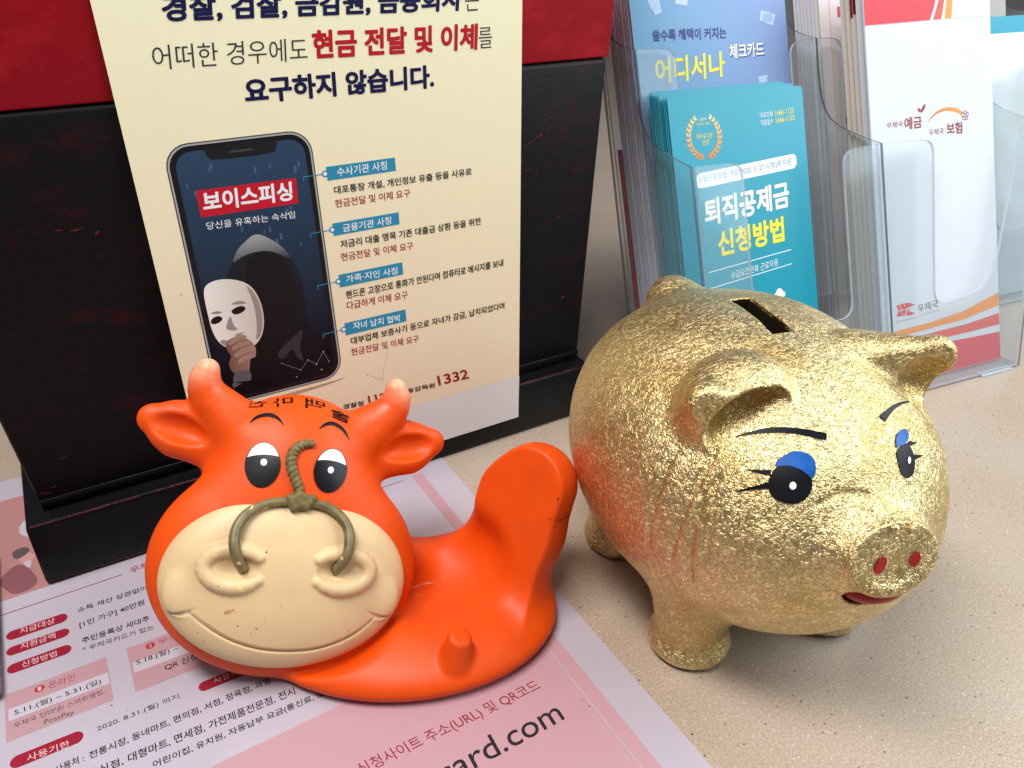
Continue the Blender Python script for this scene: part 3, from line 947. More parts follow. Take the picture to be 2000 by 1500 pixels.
    for s_, x0, x1, a0, a1 in (('술', 23, 14, 30, 14), ('맥', 11.0, 1.0, 28, 10), ('마', -5, -14.5, 25, 9), ('신', -17, -26, 18, 4)):
        Vt, Ft = glyphs(s_, .007)
        X = x0 + Vt[:, 0] * (x1 - x0)
        ps = np.radians(a0 + Vt[:, 1] * (a1 - a0))
        P = np.c_[X, 45 + 41 * np.cos(ps) * np.sqrt(np.maximum(.1, 1 - (X / 44) ** 2)), -32 + 29 * np.sin(ps)]
        parts.append((head_to_world(snap(ox_face, P, .3)) / 1000, Ft))
    v, f = join(parts)
    obj('handwriting', v, f, m_bk, root)
    return root

# ------------------------------------------------------------------ gold piggy bank
PC = A3(267.7, 229.7, 0)
PTH = .2591
PL = A3(math.cos(PTH), -math.sin(PTH), 0)
PH = A3(-math.sin(PTH), -math.cos(PTH), 0)
PM = np.stack([-PL, PH, A3(0, 0, 1)])      # pig space is mirrored below so that it stays right handed
def pig_to_world(q):
    q = np.asarray(q, float)
    return PC + q[:, :1] * PL + q[:, 1:2] * PH + q[:, 2:3] * A3(0, 0, 1)
def pig_parts(p):
    body = ell(p, (0, 0, 86.9), (83.7, 105.5, 73))
    body = body + .55 * lumps(p, 5.5, 3) * np.clip((p[:, 1] + 60) / 60, .25, 1) + .5 * lumps(p, 14, 5)
    # creases in the moulding: behind the cheek and round the muzzle
    for pts, w in PIG_FOLDS:
        body = smax(body, -chain(p, pts, [w * .2] + [w * .8] * (len(pts) - 2) + [w * .2]), 2.6)
    q = p * A3(.76, 1, 1)
    sn = cap(q, (.6, 84, 101), (.6, 106, 105), 20, 15.4)
    sn = smax(sn, plane(p, (0, 109.2, 106), (0, .94, .34)), .8)
    sn = smax(sn, -ell(p, (.8, 112.9, 107), (15.5, 4.2, 10.5)), 1.5)
    ears = []
    # the right ear is pressed forward into a hood, the left one stands out to the side
    u = A3(.90, -.10, .40)
    u = u / np.linalg.norm(u)
    v = np.cross(A3(0, 0, 1), u)
    v = v / np.linalg.norm(v)
    e_ = ell(p, (-35, 40, 142.5), (25, 22, 18.5), np.stack([u, v, np.cross(u, v)]))
    e_ = smin(e_, cap(p, (-44, 43, 140), (-54, 49, 150), 14, 7.5), 8)
    e_ = smax(e_, plane(p, (-35, 57, 145), (-.12, .97, .12)), 1.2)
    e_ = smax(e_, -ell(p, (-35.5, 59.5, 140), (20.8, 21.5, 15.2), np.stack([u, v, np.cross(u, v)])), 1.2)
    ears.append(e_ + .3 * lumps(p, 4, 9))
    e_ = cap(p, (34, 27, 141), (57.5, 45, 153.5), 18, 7.5)
    e_ = smin(e_, cap(p, (45, 39, 132), (57.5, 45, 153.5), 13.5, 7.5), 5)
    e_ = smax(e_, plane(p, (47, 47.5, 143.5), (-.39, .9, .12)), 1.5)
    e_ = smax(e_, -ell(p, (50, 52.5, 143), (12.5, 11, 13)), 1.3)
    ears.append(e_ + .3 * lumps(p, 4, 9))
    legs = []
    for x, y in ((-38, 39), (37, 38), (-42, -43), (42, -43)):
        g = math.copysign(1, x)
        l_ = cap(p, (x - g * 1, y - 1, 48), (x, y, 14), 23.5, 18)
        l_ = smin(l_, ell(p, (x + g * .5, y + 1, 5), (20.5, 20.5, 9)), 6)
        legs.append(l_ + .35 * lumps(p, 4.5, 11))
    tail = ell(p, (-3, -82, 133), (13.5, 15, 12.5))
    mouth = ell(p, (2.5, 99, 87.6), (17, 14.5, 8.8))
    return body, sn, ears, legs, tail, mouth
def pig_skin(p):
    body, sn, ears, legs, tail, mouth = pig_parts(p)
    d = smin(body, tail, 13)
    for l_ in legs:
        d = smin(d, l_, 9)
    d = smin(d, sn, 8)
    for e_ in ears:
        d = smin(d, e_, 3.5)
    d = smax(d, -mouth, 1.5)
    # hollows of the two ears reach a little into the head
    d = smax(d, -ell(p, (-34.5, 50, 148), (15.5, 7.5, 5.5), np.array([[.914, -.10, .39], [.108, .994, 0], [-.39, .04, .92]])), 2.0)
    d = smax(d, -ell(p, (49.5, 51.5, 142), (8.5, 8, 9.5)), 2.0)
    s = np.abs(p - A3(0, -1.8, 158)) - A3(5.2, 18.8, 12)
    slot = np.linalg.norm(np.maximum(s, 0), axis=1) + np.minimum(s.max(1), 0)
    d = smax(d, -slot, .8)
    return smax(d, -(p[:, 2] - 1.2), 1.0)

def gold_mat():
    m, t, b = new_mat('gold_foil')
    N_ = t.nodes.new
    co = N_('ShaderNodeTexCoord')
    b.inputs['Metallic'].default_value = 1
    def noise(s, det=3, dist=0, rough=.5):
        n = N_('ShaderNodeTexNoise')
        n.inputs['Scale'].default_value = s
        n.inputs['Detail'].default_value = det
        n.inputs['Distortion'].default_value = dist
        n.inputs['Roughness'].default_value = rough
        t.links.new(co.outputs['Object'], n.inputs['Vector'])
        return n
    big = noise(28, 4, .6)
    r = N_('ShaderNodeValToRGB')
    el = r.color_ramp.elements
    el[0].position, el[0].color = .30, (.70, .50, .205, 1)
    el[1].position, el[1].color = .955, (.90, .77, .47, 1)
    e = el.new(.5)
    e.color = (.81, .64, .32, 1)
    t.links.new(big.outputs[0], r.inputs[0])
    fine = noise(385, 1.2, 1.5, .5)
    rid = N_('ShaderNodeValToRGB')      # crumpled leaf: narrow valleys between rounded wrinkles
    el2 = rid.color_ramp.elements
    el2[0].position, el2[0].color = .34, (.75, .75, .75, 1)
    el2[1].position, el2[1].color = .64, (1, 1, 1, 1)
    k0 = el2.new(.49)
    k0.color = (.12, .12, .12, 1)
    t.links.new(fine.outputs[0], rid.inputs[0])
    r2 = N_('ShaderNodeMapRange')
    r2.inputs[3].default_value, r2.inputs[4].default_value = .55, 1.10  # wrinkle valleys also darkened in the colour, as crease shade
    t.links.new(rid.outputs[0], r2.inputs[0])
    mx = N_('ShaderNodeMix')
    mx.data_type, mx.blend_type = 'RGBA', 'MULTIPLY'
    mx.inputs[0].default_value = 1
    t.links.new(r.outputs[0], mx.inputs[6])
    t.links.new(r2.outputs[0], mx.inputs[7])
    # places where the leaf is rubbed through to a pale ground
    worn = noise(34, 6, 1.0, .7)
    rw = N_('ShaderNodeValToRGB')
    rw.color_ramp.elements[0].position, rw.color_ramp.elements[1].position = .66, .69
    t.links.new(worn.outputs[0], rw.inputs[0])
    mw = N_('ShaderNodeMix')
    mw.data_type = 'RGBA'
    t.links.new(rw.outputs[0], mw.inputs[0])
    t.links.new(mx.outputs[2], mw.inputs[6])
    mw.inputs[7].default_value = (.74, .62, .48, 1)
    t.links.new(mw.outputs[2], b.inputs['Base Color'])
    rr = N_('ShaderNodeMapRange')
    rr.inputs[1].default_value, rr.inputs[2].default_value = .3, .7
    rr.inputs[3].default_value, rr.inputs[4].default_value = .33, .50
    t.links.new(fine.outputs[0], rr.inputs[0])
    t.links.new(rr.outputs[0], b.inputs['Roughness'])
    mid = noise(210, 4, 1.2, .6)
    b1 = N_('ShaderNodeBump')
    b1.inputs['Strength'].default_value, b1.inputs['Distance'].default_value = .55, .0014
    b2 = N_('ShaderNodeBump')
    b2.inputs['Strength'].default_value, b2.inputs['Distance'].default_value = .5, .00055
    t.links.new(mid.outputs[0], b1.inputs['Height'])
    t.links.new(rid.outputs[0], b2.inputs['Height'])
    t.links.new(b1.outputs[0], b2.inputs['Normal'])
    t.links.new(b2.outputs[0], b.inputs['Normal'])
    return m

def build_pig():
    root = thing('piggy_bank', 'fat gold foil piggy bank with blue eyelids and a coin slot', 'piggy bank', tuple(PC / 1000))
    gold = gold_mat()
    m_bk = mat('black_enamel', (.004, .005, .008), .4, spec=.12)
    m_bl = mat('blue_enamel', (.008, .09, .36), .35, spec=.15, noise=.25, nscale=120)
    m_wh = mat('white_enamel', (.80, .80, .80), .25)
    m_rd = mat('red_enamel', (.36, .012, .018), .25, noise=.3, nscale=150)
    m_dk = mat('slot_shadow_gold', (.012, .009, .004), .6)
    V, Q, N = nets(pig_skin, (-96, -118, -2), (96, 122, 172), 1.2)
    body, sn, ears, legs, tail, mouth = pig_parts(V)
    ds = np.stack([body, ears[0], ears[1]] + legs + [sn, tail])
    lab = np.argmin(ds, 0)
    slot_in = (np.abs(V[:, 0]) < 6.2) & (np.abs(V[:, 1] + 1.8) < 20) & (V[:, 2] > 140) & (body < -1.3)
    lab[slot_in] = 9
    lab[(lab >= 3) & (lab <= 6) & (body < 1.0)] = 0
    lab[((lab == 1) | (lab == 2)) & (body < .8)] = 0
    names = {0: 'body', 1: 'ear', 2: 'ear', 3: 'leg', 4: 'leg', 5: 'leg', 6: 'leg', 7: 'snout', 8: 'tail', 9: 'coin_slot'}
    W = lambda q: pig_to_world(q) / 1000
    Nw = lambda n: n[:, :1] * PL + n[:, 1:2] * PH + n[:, 2:3] * A3(0, 0, 1)
    flip = np.linalg.det(np.stack([PL, PH, A3(0, 0, 1)])) < 0
    fx = (lambda f: [tuple(q)[::-1] for q in f]) if flip else (lambda f: f)
    for k, (v, f, n, u) in split(V, Q, N, lab).items():
        obj(names[k], W(v), fx(f), m_dk if k == 9 else gold, root, True, Nw(n))
    def dec(pts, off, name, m, par, rings=7, n=44):
        pts = dense(pts, n)
        pts = pts + (.16 if n > 30 else 0) * np.random.default_rng(n + rings).normal(size=pts.shape) * .16
        v, f = disc(pts, rings)
        v = snap(pig_skin, v, off, 12)
        # keep the paint a hair above the bumpy foil
        return obj(name, W(v), fx(f), m, par, True)
    def stroke(pts, w, off, name, m):
        v, f = ribbon(pig_skin, pts, w, off)
        return obj(name, W(v), fx(f), m, root, True)
    e1 = dec(PIG['eye_near'], .45, 'eye', m_bk, root)
    dec(PIG['lid_near'], .62, 'eyelid', m_bl, e1)
    dec(PIG['dot_near'], .8, 'highlight', m_wh, e1, 3, 20)
    e2 = dec(PIG['eye_far'], .45, 'eye', m_bk, root)
    dec(PIG['lid_far'], .62, 'eyelid', m_bl, e2)
    dec(PIG['dot_far'], .8, 'highlight', m_wh, e2, 3, 20)
    stroke(PIG['brow_near'], [.3, 1.2, 2.1, 2.3, 2.4, 2.8, 3.2], .45, 'eyebrow', m_bk)
    stroke(PIG['brow_far'], [3.4, 2.2, 1.6, 1.0, .4], .45, 'eyebrow', m_bk)
    for k in ('lash0', 'lash1', 'lash2', 'lash3'):
        stroke(PIG[k], [2.3, 1.2, .2], .5, 'eyelash', m_bk)
    for x, z, rx, rz, a in ((-5.6, 106.0, 2.6, 3.9, -.35), (9.6, 105.6, 2.2, 3.4, -.2)):
        pts = [(x2, 112, z2) for x2, z2 in circ(x, z, rx, rz, 28, a)]
        v, f = disc(pts, 5)
        v = drop(pig_skin, v, (0, .95, .30), .4, 10)
        obj('nostril', W(v), fx(f), m_rd, root, True)
    for x, z in ((.5, 119.0), (8.5, 117.5)):
        cc_ = drop(pig_skin, [(x, 108, z)], (0, .95, .3), 0, 12)[0]
        Vb, Qb, Nb = nets(lambda q: ell(q, tuple(cc_), (1.9, 1.6, 1.9)), cc_ - 3.2, cc_ + 3.2, .4)
        obj('bead', W(Vb), fx(Qb), gold, root, True, Nw(Nb))
    m_pad = mat('black_felt', (.006, .006, .007), .8, spec=.1)
    for x, y in ((-38, 39), (37, 38), (-42, -43), (42, -43)):
        a_ = np.linspace(0, 2 * math.pi, 29)[:-1]
        top = np.c_[x + 17.5 * np.cos(a_), y + 17.5 * np.sin(a_), np.full(28, 1.6)]
        bot = top * A3(1, 1, 0) + A3(0, 0, .1)
        v = np.vstack([top, bot])
        f = [tuple(range(28)), tuple(range(55, 27, -1))] + [(i + 28, (i + 1) % 28 + 28, (i + 1) % 28, i) for i in range(28)]
        obj('foot_pad', W(v), fx(f), m_pad, root)
    Vm, Qm, Nm = nets(lambda q: smax(ell(q, (2.5, 96.8, 87.2), (16.4, 14.0, 8.3)), q[:, 2] - 92, 1), (-24, 76, 74), (24, 118, 100), .8)
    obj('mouth', W(Vm), fx(Qm), m_rd, root, True, Nw(Nm))
    return root

# ------------------------------------------------------------------ counter top
def build_counter():
    m, t, b = new_mat('speckled_stone')
    N_ = t.nodes.new
    co = N_('ShaderNodeTexCoord')
    def noise(s, det=2, rough=.5):
        n = N_('ShaderNodeTexNoise')
        n.inputs['Scale'].default_value, n.inputs['Detail'].default_value = s, det
        n.inputs['Roughness'].default_value = rough
        t.links.new(co.outputs['Object'], n.inputs['Vector'])
        return n
    def ramp(src, p0, c0, p1, c1):
        r = N_('ShaderNodeValToRGB')
        r.color_ramp.elements[0].position, r.color_ramp.elements[1].position = p0, p1
        r.color_ramp.elements[0].color, r.color_ramp.elements[1].color = (*c0, 1), (*c1, 1)
        t.links.new(src, r.inputs[0])
        return r
    def mix(f, a, col):
        x = N_('ShaderNodeMix')
        x.data_type = 'RGBA'
        t.links.new(f, x.inputs[0])
        t.links.new(a, x.inputs[6])
        x.inputs[7].default_value = (*col, 1)
        return x.outputs[2]
    base = ramp(noise(900, 3).outputs[0], .35, (.318, .240, .178), .65, (.445, .352, .275)).outputs[0]
    base = mix(ramp(noise(8, 3).outputs[0], .4, (0, 0, 0), .7, (.35, .35, .35)).outputs[0], base, (.47, .41, .365))
    w = ramp(noise(620, 3, .7).outputs[0], .58, (0, 0, 0), .70, (.45, .45, .45)).outputs[0]
    base = mix(w, base, (.74, .68, .60))
    def specks(s, thr, soft_, keep):
        v = N_('ShaderNodeTexVoronoi')
        v.inputs['Scale'].default_value = s
        t.links.new(co.outputs['Object'], v.inputs['Vector'])
        d = ramp(v.outputs['Distance'], thr - soft_, (1, 1, 1), thr, (0, 0, 0))
        k = N_('ShaderNodeSeparateColor')
        t.links.new(v.outputs['Color'], k.inputs[0])
        g = N_('ShaderNodeMath')
        g.operation = 'GREATER_THAN'
        g.inputs[1].default_value = keep
        t.links.new(k.outputs[0], g.inputs[0])
        mm = N_('ShaderNodeMath')
        mm.operation = 'MULTIPLY'
        t.links.new(d.outputs[0], mm.inputs[0])
        t.links.new(g.outputs[0], mm.inputs[1])
        return mm.outputs[0]
    base = mix(specks(260, .17, .08, .72), base, (.13, .075, .045))
    base = mix(specks(150, .11, .05, .80), base, (.075, .04, .03))
    base = mix(specks(420, .22, .12, .86), base, (.62, .56, .49))
    t.links.new(base, b.inputs['Base Color'])
    b.inputs['Roughness'].default_value = .33
    b.inputs['Specular IOR Level'].default_value = .45
    bp = N_('ShaderNodeBump')
    bp.inputs['Strength'].default_value, bp.inputs['Distance'].default_value = .25, .0004
    n = noise(420, 3)
    t.links.new(n.outputs[0], bp.inputs['Height'])
    t.links.new(bp.outputs[0], b.inputs['Normal'])
    v, f = box(-1.2, 2.2, -.5, 2.4, -.04, 0)
    tag(obj('counter', v, f, m), kind='structure')
build_counter()

# ------------------------------------------------------------------ display stand
LACQ = None
def lacquer(name, base, scuff, rough, amount):
    m, t, b = new_mat(name)
    N_ = t.nodes.new
    co = N_('ShaderNodeTexCoord')
    mp = N_('ShaderNodeMapping')
    mp.inputs['Scale'].default_value = (14, 24, 24)
    n = N_('ShaderNodeTexNoise')
    n.inputs['Scale'].default_value, n.inputs['Detail'].default_value, n.inputs['Roughness'].default_value = 1.6, 9, .72
    r = N_('ShaderNodeValToRGB')
    r.color_ramp.elements[0].position, r.color_ramp.elements[1].position = amount, amount + .16
    r.color_ramp.elements[0].color, r.color_ramp.elements[1].color = (*base, 1), (*scuff, 1)
    t.links.new(co.outputs['Object'], mp.inputs[0])
    t.links.new(mp.outputs[0], n.inputs['Vector'])
    t.links.new(n.outputs[0], r.inputs[0])
    t.links.new(r.outputs[0], b.inputs['Base Color'])
    b.inputs['Roughness'].default_value = rough
    b.inputs['Specular IOR Level'].default_value = .15
    n2 = N_('ShaderNodeTexNoise')
    n2.inputs['Scale'].default_value, n2.inputs['Detail'].default_value = 700, 3
    t.links.new(co.outputs['Object'], n2.inputs['Vector'])
    bp = N_('ShaderNodeBump')
    bp.inputs['Strength'].default_value, bp.inputs['Distance'].default_value = .35, .0005
    t.links.new(n2.outputs[0], bp.inputs['Height'])
    t.links.new(bp.outputs[0], b.inputs['Normal'])
    return m

def build_stand():
    root = thing('display_stand', 'tall dark lacquered box stand with red top band and black plinth', 'display stand', (.12, .46, 0))
    m_base = lacquer('black_lacquer', (.0035, .0035, .0045), (.05, .004, .006), .32, .66)
    m_pan = lacquer('dark_lacquer', (.0045, .0032, .0045), (.032, .0025, .005), .5, .54)
    m_red = lacquer('red_lacquer', (.30, .004, .012), (.42, .010, .022), .5, .48)
    m_edge = mat('worn_red_edge', (.07, .012, .012), .4, noise=.9, nscale=90)
    v, f = box(-.0565, .3035, .4072, .585, .0009, .0405)
    bevel(obj('plinth', v, f, m_base, root), .0022)
    v, f = box(-.0560, .3030, .40705, .4080, .0392, .0402)
    v, f = tube([(-.0545, .4079, .0400), (.08, .4079, .0401), (.3015, .4079, .0400)], [.0005, .0006, .0005], 8)
    obj('worn_edge', v, f, m_edge, root, True)
    def wall(z0, z1, y0=.4192, y1=.575, inset=0):
        L = lambda z: -.0476 - .072 * (z - .04) + inset
        Rr = lambda z: .3006 + .060 * (z - .04) - inset
        return hexa([(L(z0), y0, z0), (Rr(z0), y0, z0), (Rr(z0), y1, z0), (L(z0), y1, z0), (L(z1), y0, z1), (Rr(z1), y0, z1), (Rr(z1), y1, z1), (L(z1), y1, z1)])
    v, f = wall(.0407, .2445)
    bevel(obj('dark_panel', v, f, m_pan, root), .0035)
    v, f = wall(.2446, .40, .4188, .5754, -.0003)
    bevel(obj('red_band', v, f, m_red, root), .0012)
    # scraped places where the red undercoat shows
    fr = Frame((0, .4191, 0), (1, 0, 0), (0, 0, 1))
    m_sc = mat('red_scrape', (.20, .012, .012), .45, noise=.5, nscale=400)
    rg = random.Random(21)
    for x, z, L, a in ((6, 189, 7, .1), (-2, 190, 4, -.2), (14, 186, 3, .5), (-43, 51.5, 6, -.35), (-39, 54, 3, .2), (257, 199.5, 9, .35), (264, 203, 7, .3), (271, 207, 5, .5), (256, 183, 6, .1), (262, 181, 3, -.3), (-30, 70, 5, .1), (280, 150, 4, .4), (285, 92, 5, .1)):
        P = [(x + L * t_ * math.cos(a), z + L * t_ * math.sin(a)) for t_ in np.linspace(-.5, .5, 7)]
        w = [rg.uniform(.08, .55) * (1 - abs(i - 3) / 3.4) for i in range(7)]
        up = [(p[0], p[1] + q + rg.uniform(-.2, .2)) for p, q in zip(P, w)]
        dn = [(p[0], p[1] - q + rg.uniform(-.1, .1)) for p, q in zip(P, w)]
        v, f = fr.poly(dn + up[::-1], .12)
        obj('scrape', v, f, m_sc, root)
    # black border left unpolished along the foot of the panel
    v, f = hexa([(-.0470, .41875, .0412), (.3000, .41875, .0412), (.3000, .4195, .0412), (-.0470, .4195, .0412), (-.0474, .41875, .0475), (.3003, .41875, .0475), (.3003, .4195, .0475), (-.0474, .4195, .0475)])
    bevel(obj('panel_border', v, f, m_base, root), .0006)
build_stand()

# ------------------------------------------------------------------ printed sheets
INK = {
    'navy': mat('navy_ink', (.006, .008, .055), .45, spec=.2), 'grey': mat('grey_ink', (.035, .033, .045), .45, spec=.2),
    'black': mat('black_ink', (.008, .008, .010), .45, spec=.2), 'red': mat('red_ink', (.44, .008, .016), .45, spec=.2),
    'crimson': mat('crimson_ink', (.33, .010, .016), .45, spec=.2), 'white': mat('white_ink', (.80, .80, .84), .45, spec=.2),
    'num': mat('number_ink', (.30, .010, .022), .45, spec=.2), 'cyan': mat('cyan_ink', (.025, .24, .40), .45, spec=.2),
    'maroon': mat('maroon_ink', (.26, .025, .05), .4, spec=.2), 'ink': mat('sheet_black_ink', (.012, .008, .014), .4, spec=.2),
    'inkthin': mat('sheet_grey_ink', (.07, .055, .06), .4, spec=.2), 'pillt': mat('pale_pink_ink', (.62, .42, .44), .4, spec=.2),
    'rose': mat('rose_ink', (.36, .035, .05), .4, spec=.2), 'pill': mat('dark_red_ink', (.27, .012, .030), .35, spec=.2),
    'pink': mat('pink_ink', (.47, .275, .315), .4, spec=.2), 'pinkbox': mat('pink_box_ink', (.42, .25, .28), .4, spec=.2),
    'url': mat('url_ink', (.020, .018, .022), .4, spec=.2), 'paperwhite': mat('sheet_white_ink', (.47, .43, .50), .35, spec=.2),
    'indigo': mat('indigo_ink', (.035, .045, .22), .4, spec=.2), 'yellow': mat('yellow_ink', (.80, .72, .045), .4, spec=.2),
    'brown': mat('brown_ink', (.30, .05, .035), .5, spec=.2), 'dgrey': mat('dark_grey_ink', (.10, .09, .10), .5, spec=.2),
    'tealtxt': mat('teal_ink', (.03, .22, .30), .4, spec=.2), 'orange': mat('orange_ink', (.78, .27, .045), .5, spec=.2),
    'coral': mat('coral_ink', (.66, .085, .060), .5, spec=.2), 'postred': mat('post_red_ink', (.62, .045, .065), .5, spec=.2),
    'palegold': mat('gold_ink', (.78, .45, .12), .4, spec=.2),
}
FAT = {'navy': .038, 'red': .036, 'white_bold': .034, 'label': .010, 'grey': -.004, 'num': .020, 'black': .011, 'crimson': .009,
       'ink': .006, 'maroon': .004, 'pillt': .004, 'whitebold': .034, 'yellowbold': .036, 'brownbold': .020, 'url': .004}

def lettering(fr, items, names, h, parent, name, m):
    o = None
    for s, st, lb, rb, lt in items:
        if st in names:
            v, f = letter(fr, s, lb, rb, lt, h, FAT.get(st, 0))
            o = obj(name, v, f, m, parent)
    return o

def each(name, pieces, m, parent):
    for v, f in pieces:
        o = obj(name, v, f, m, parent)
    return o

def build_poster():
    fr = Frame((0, .4055 - .0425 * .009, 0), (1, 0, 0), (0, .0425, 1))
    m_p = grad_mat('poster_shaded_print', 'Z', .02, .29, (.80, .62, .45), (.83, .80, .56), .38)  # light from above put into the colour: brighter top, darker foot
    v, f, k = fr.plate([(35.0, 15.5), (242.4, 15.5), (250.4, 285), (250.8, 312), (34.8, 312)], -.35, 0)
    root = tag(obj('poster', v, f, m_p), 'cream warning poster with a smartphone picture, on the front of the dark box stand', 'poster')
    LOCS[root.name] = Vector((0, 0, 0))
    v, f = fr.poly([(35.2, 15.7), (242.2, 15.7), (243.6, 47.6), (35.2, 48.6)], .10)
    obj('footer_strip', v, f, mat('pale_strip_ink', (.68, .64, .66), .4), root)
    T_ = POSTER_TEXT
    lettering(fr, T_, ('navy',), .14, root, 'navy_heading', INK['navy'])
    lettering(fr, T_, ('grey',), .14, root, 'grey_heading', INK['grey'])
    lettering(fr, T_, ('red',), .14, root, 'red_heading', INK['red'])
    lettering(fr, T_, ('black',), .14, root, 'body_text', INK['black'])
    lettering(fr, T_, ('crimson',), .14, root, 'red_text', INK['crimson'])
    lettering(fr, T_, ('num',), .16, root, 'phone_number', INK['num'])
    # callouts
    labs = [t for t in T_ if t[1] == 'label']
    for i in range(4):
        q = POSTER_SHAPE['lab%d' % i]
        x0, x1 = (q[0][0] + q[3][0]) / 2, (q[1][0] + q[2][0]) / 2
        y0, y1 = (q[2][1] + q[3][1]) / 2, (q[0][1] + q[1][1]) / 2
        c = POSTER_SHAPE['con%d' % i]
        cy = (c[0][1] + c[1][1]) / 2
        ps = [fr.poly([(x0, y0), (x1, y0), (x1, y1), (x0, y1)], .10), fr.poly(circ(c[0][0], cy, 1.75), .112),
              fr.line([(c[0][0], cy), (c[1][0], cy), (c[1][0], c[2][1])], .42, .07 + .1)]
        v, f = join(ps)
        lab = obj('callout_label', v, f, INK['cyan'], root)
        v, f = fr.poly(circ(c[0][0], cy, 1.0), .19)
        obj('callout_dot', v, f, INK['white'], lab)
        v, f = letter(fr, labs[i][0], *labs[i][2:], .15, FAT['label'])
        obj('callout_text', v, f, INK['white'], lab)
    # smartphone picture
    v, f = fr.poly(soft([(60, 79), (122, 79.5), (126, 81.5), (118, 78), (70, 76.5)], 2), .05)
    obj('printed_shadow', v, f, mat('brown_shadow_ink', (.42, .27, .19), .45), root)
    ph = join([fr.poly(rrect(50.2, 122.2, 81.5, 223.6, 11.5), .08)])
    phone = obj('phone_picture', *ph, mat('phone_rim_ink', (.05, .052, .058), .4), root)
    v, f = fr.poly(rrect(50.8, 121.6, 82.1, 223.0, 11), .105)
    obj('phone_line', v, f, mat('phone_silver_ink', (.36, .37, .36), .4), phone)
    v, f = fr.poly(rrect(51.6, 120.8, 82.8, 222.2, 10.4), .125)
    obj('phone_frame', v, f, mat('phone_black_ink', (.008, .008, .011), .35), phone)
    v, f = fr.poly(rrect(54.4, 118.2, 85.6, 219.6, 8.2), .15)
    obj('screen', v, f, grad_mat('screen_print', 'Z', .10, .22, (.005, .004, .007), (.026, .058, .115), .35), phone)
    v, f = join([fr.poly(soft([(68.5, 221), (69.5, 216.5), (71.5, 214), (102, 213.8), (104, 216.5), (105, 221)], 1), .17)])
    obj('notch', v, f, mat('notch_ink', (.010, .010, .013), .4), phone)
    v, f = fr.poly(rrect(80.5, 92, 216.6, 217.7, .5), .19)
    obj('speaker_slit', v, f, mat('slit_ink', (.045, .045, .05), .4), phone)
    rng = random.Random(3)
    bits = [fr.poly(rrect(x - w / 2, x + w / 2, y - w * 1.3, y + w * 1.3, w * .3, 2), .162) for x, y, w in [(rng.uniform(57, 116), rng.uniform(160, 212), rng.uniform(.7, 1.5)) for _ in range(22)]]
    v, f = join(bits)
    obj('screen_glints', v, f, mat('glint_ink', (.050, .095, .19), .4), phone)
    bits = [fr.poly(circ(x, y, w), .215) for x, y, w in [(107.5, 93.2, .5), (103, 97, .4), (112.5, 100, .45), (98, 92, .35), (88, 99, .3), (110, 89, .5), (95, 88.4, .4), (115, 93, .35)]]
    bits += [fr.line([(107.5, 93.2), (103, 97), (98, 92), (88, 99)], .14, .212), fr.line([(107.5, 93.2), (112.5, 100), (115, 93)], .14, .212)]
    v, f = join(bits)
    obj('light_dots', v, f, mat('pale_glint_ink', (.30, .32, .38), .4), phone)
    v, f = fr.poly([(61.2, 187.4), (110.8, 187.0), (111.4, 200.2), (61.4, 200.8)], .18)
    rb = obj('red_title_box', v, f, mat('title_red_ink', (.50, .008, .022), .4), phone)
    lettering(fr, T_, ('white_bold',), .21, rb, 'title_text', INK['white'])
    lettering(fr, T_, ('white',), .20, phone, 'caption_text', INK['white'])
    S = POSTER_SHAPE
    fig = obj('hooded_figure', *fr.poly(soft([(x, max(y, 86.2)) for x, y in S['hoodout']], 2), .20), grad_mat('cloak_print', 'Z', .088, .165, (.005, .004, .005), (.012, .015, .021), .45), phone)
    v, f = fr.poly(soft(S['hoodlight'], 2), .225)
    obj('hood_edge', v, f, grad_mat('hood_print', 'Z', .160, .1745, (.045, .055, .065), (.33, .36, .36), .45), fig)
    for pts, c in (([(80, 163), (88, 165.5), (96, 162), (102, 152), (103, 138), (100, 124), (92, 118), (84, 126), (78, 142), (77, 155)], (.006, .005, .007)),
                   ([(85, 105), (95, 112), (104, 118), (99, 106), (101, 96), (97, 100), (95, 108), (90, 100)], (.030, .028, .036))):
        v, f = fr.poly(soft(pts, 2), .235 + c[0])
        obj('cloak_fold', v, f, mat('cloak_ink', c, .5), fig)
    mk = obj('mask', *fr.poly(soft([(max(x, 54.6), y) for x, y in S['mask']], 2), .25), grad_mat('mask_print', 'X', .056, .084, (.82, .78, .73), (.55, .49, .45), .45), phone)
    each('eye_hole', [fr.poly(soft(S[k], 2), .28) for k in ('meyeL', 'meyeR')], mat('hole_ink', (.008, .006, .007), .5), mk)
    v, f = join([fr.poly(soft(S[k], 2), .275) for k in ('mnose', 'mmouth')] + [fr.poly(soft(p, 2), .268) for p in ([(76, 150), (81, 142), (82.5, 131), (80.5, 120), (76, 115), (78.5, 124), (79, 138)], [(57, 120), (62, 115.2), (68, 114), (66, 117), (60, 121)], [(55.5, 137), (60.5, 137.5), (62.5, 135.6), (58, 135.8)], [(66, 139.5), (72, 141), (76, 138), (71, 138.6)])])
    obj('mask_shading', v, f, mat('mask_shade_ink', (.30, .25, .23), .5), mk)
    hd_ = obj('hand', *fr.poly(soft(S['hand'], 2), .30), grad_mat('hand_print', 'X', .060, .076, (.17, .085, .065), (.34, .20, .16), .5), phone)
    v, f = join([fr.poly(soft(S['fing%d' % i], 2), .32 + .006 * i) for i in range(4)])
    obj('fingers', v, f, mat('finger_ink', (.36, .21, .165), .5), hd_)
    v, f = fr.poly(soft([(x, max(y, 86.5)) for x, y in S['cuff']] + [(60.5, 88.5)], 1), .31)
    obj('cuff', v, f, mat('cuff_ink', (.10, .09, .10), .5), hd_)
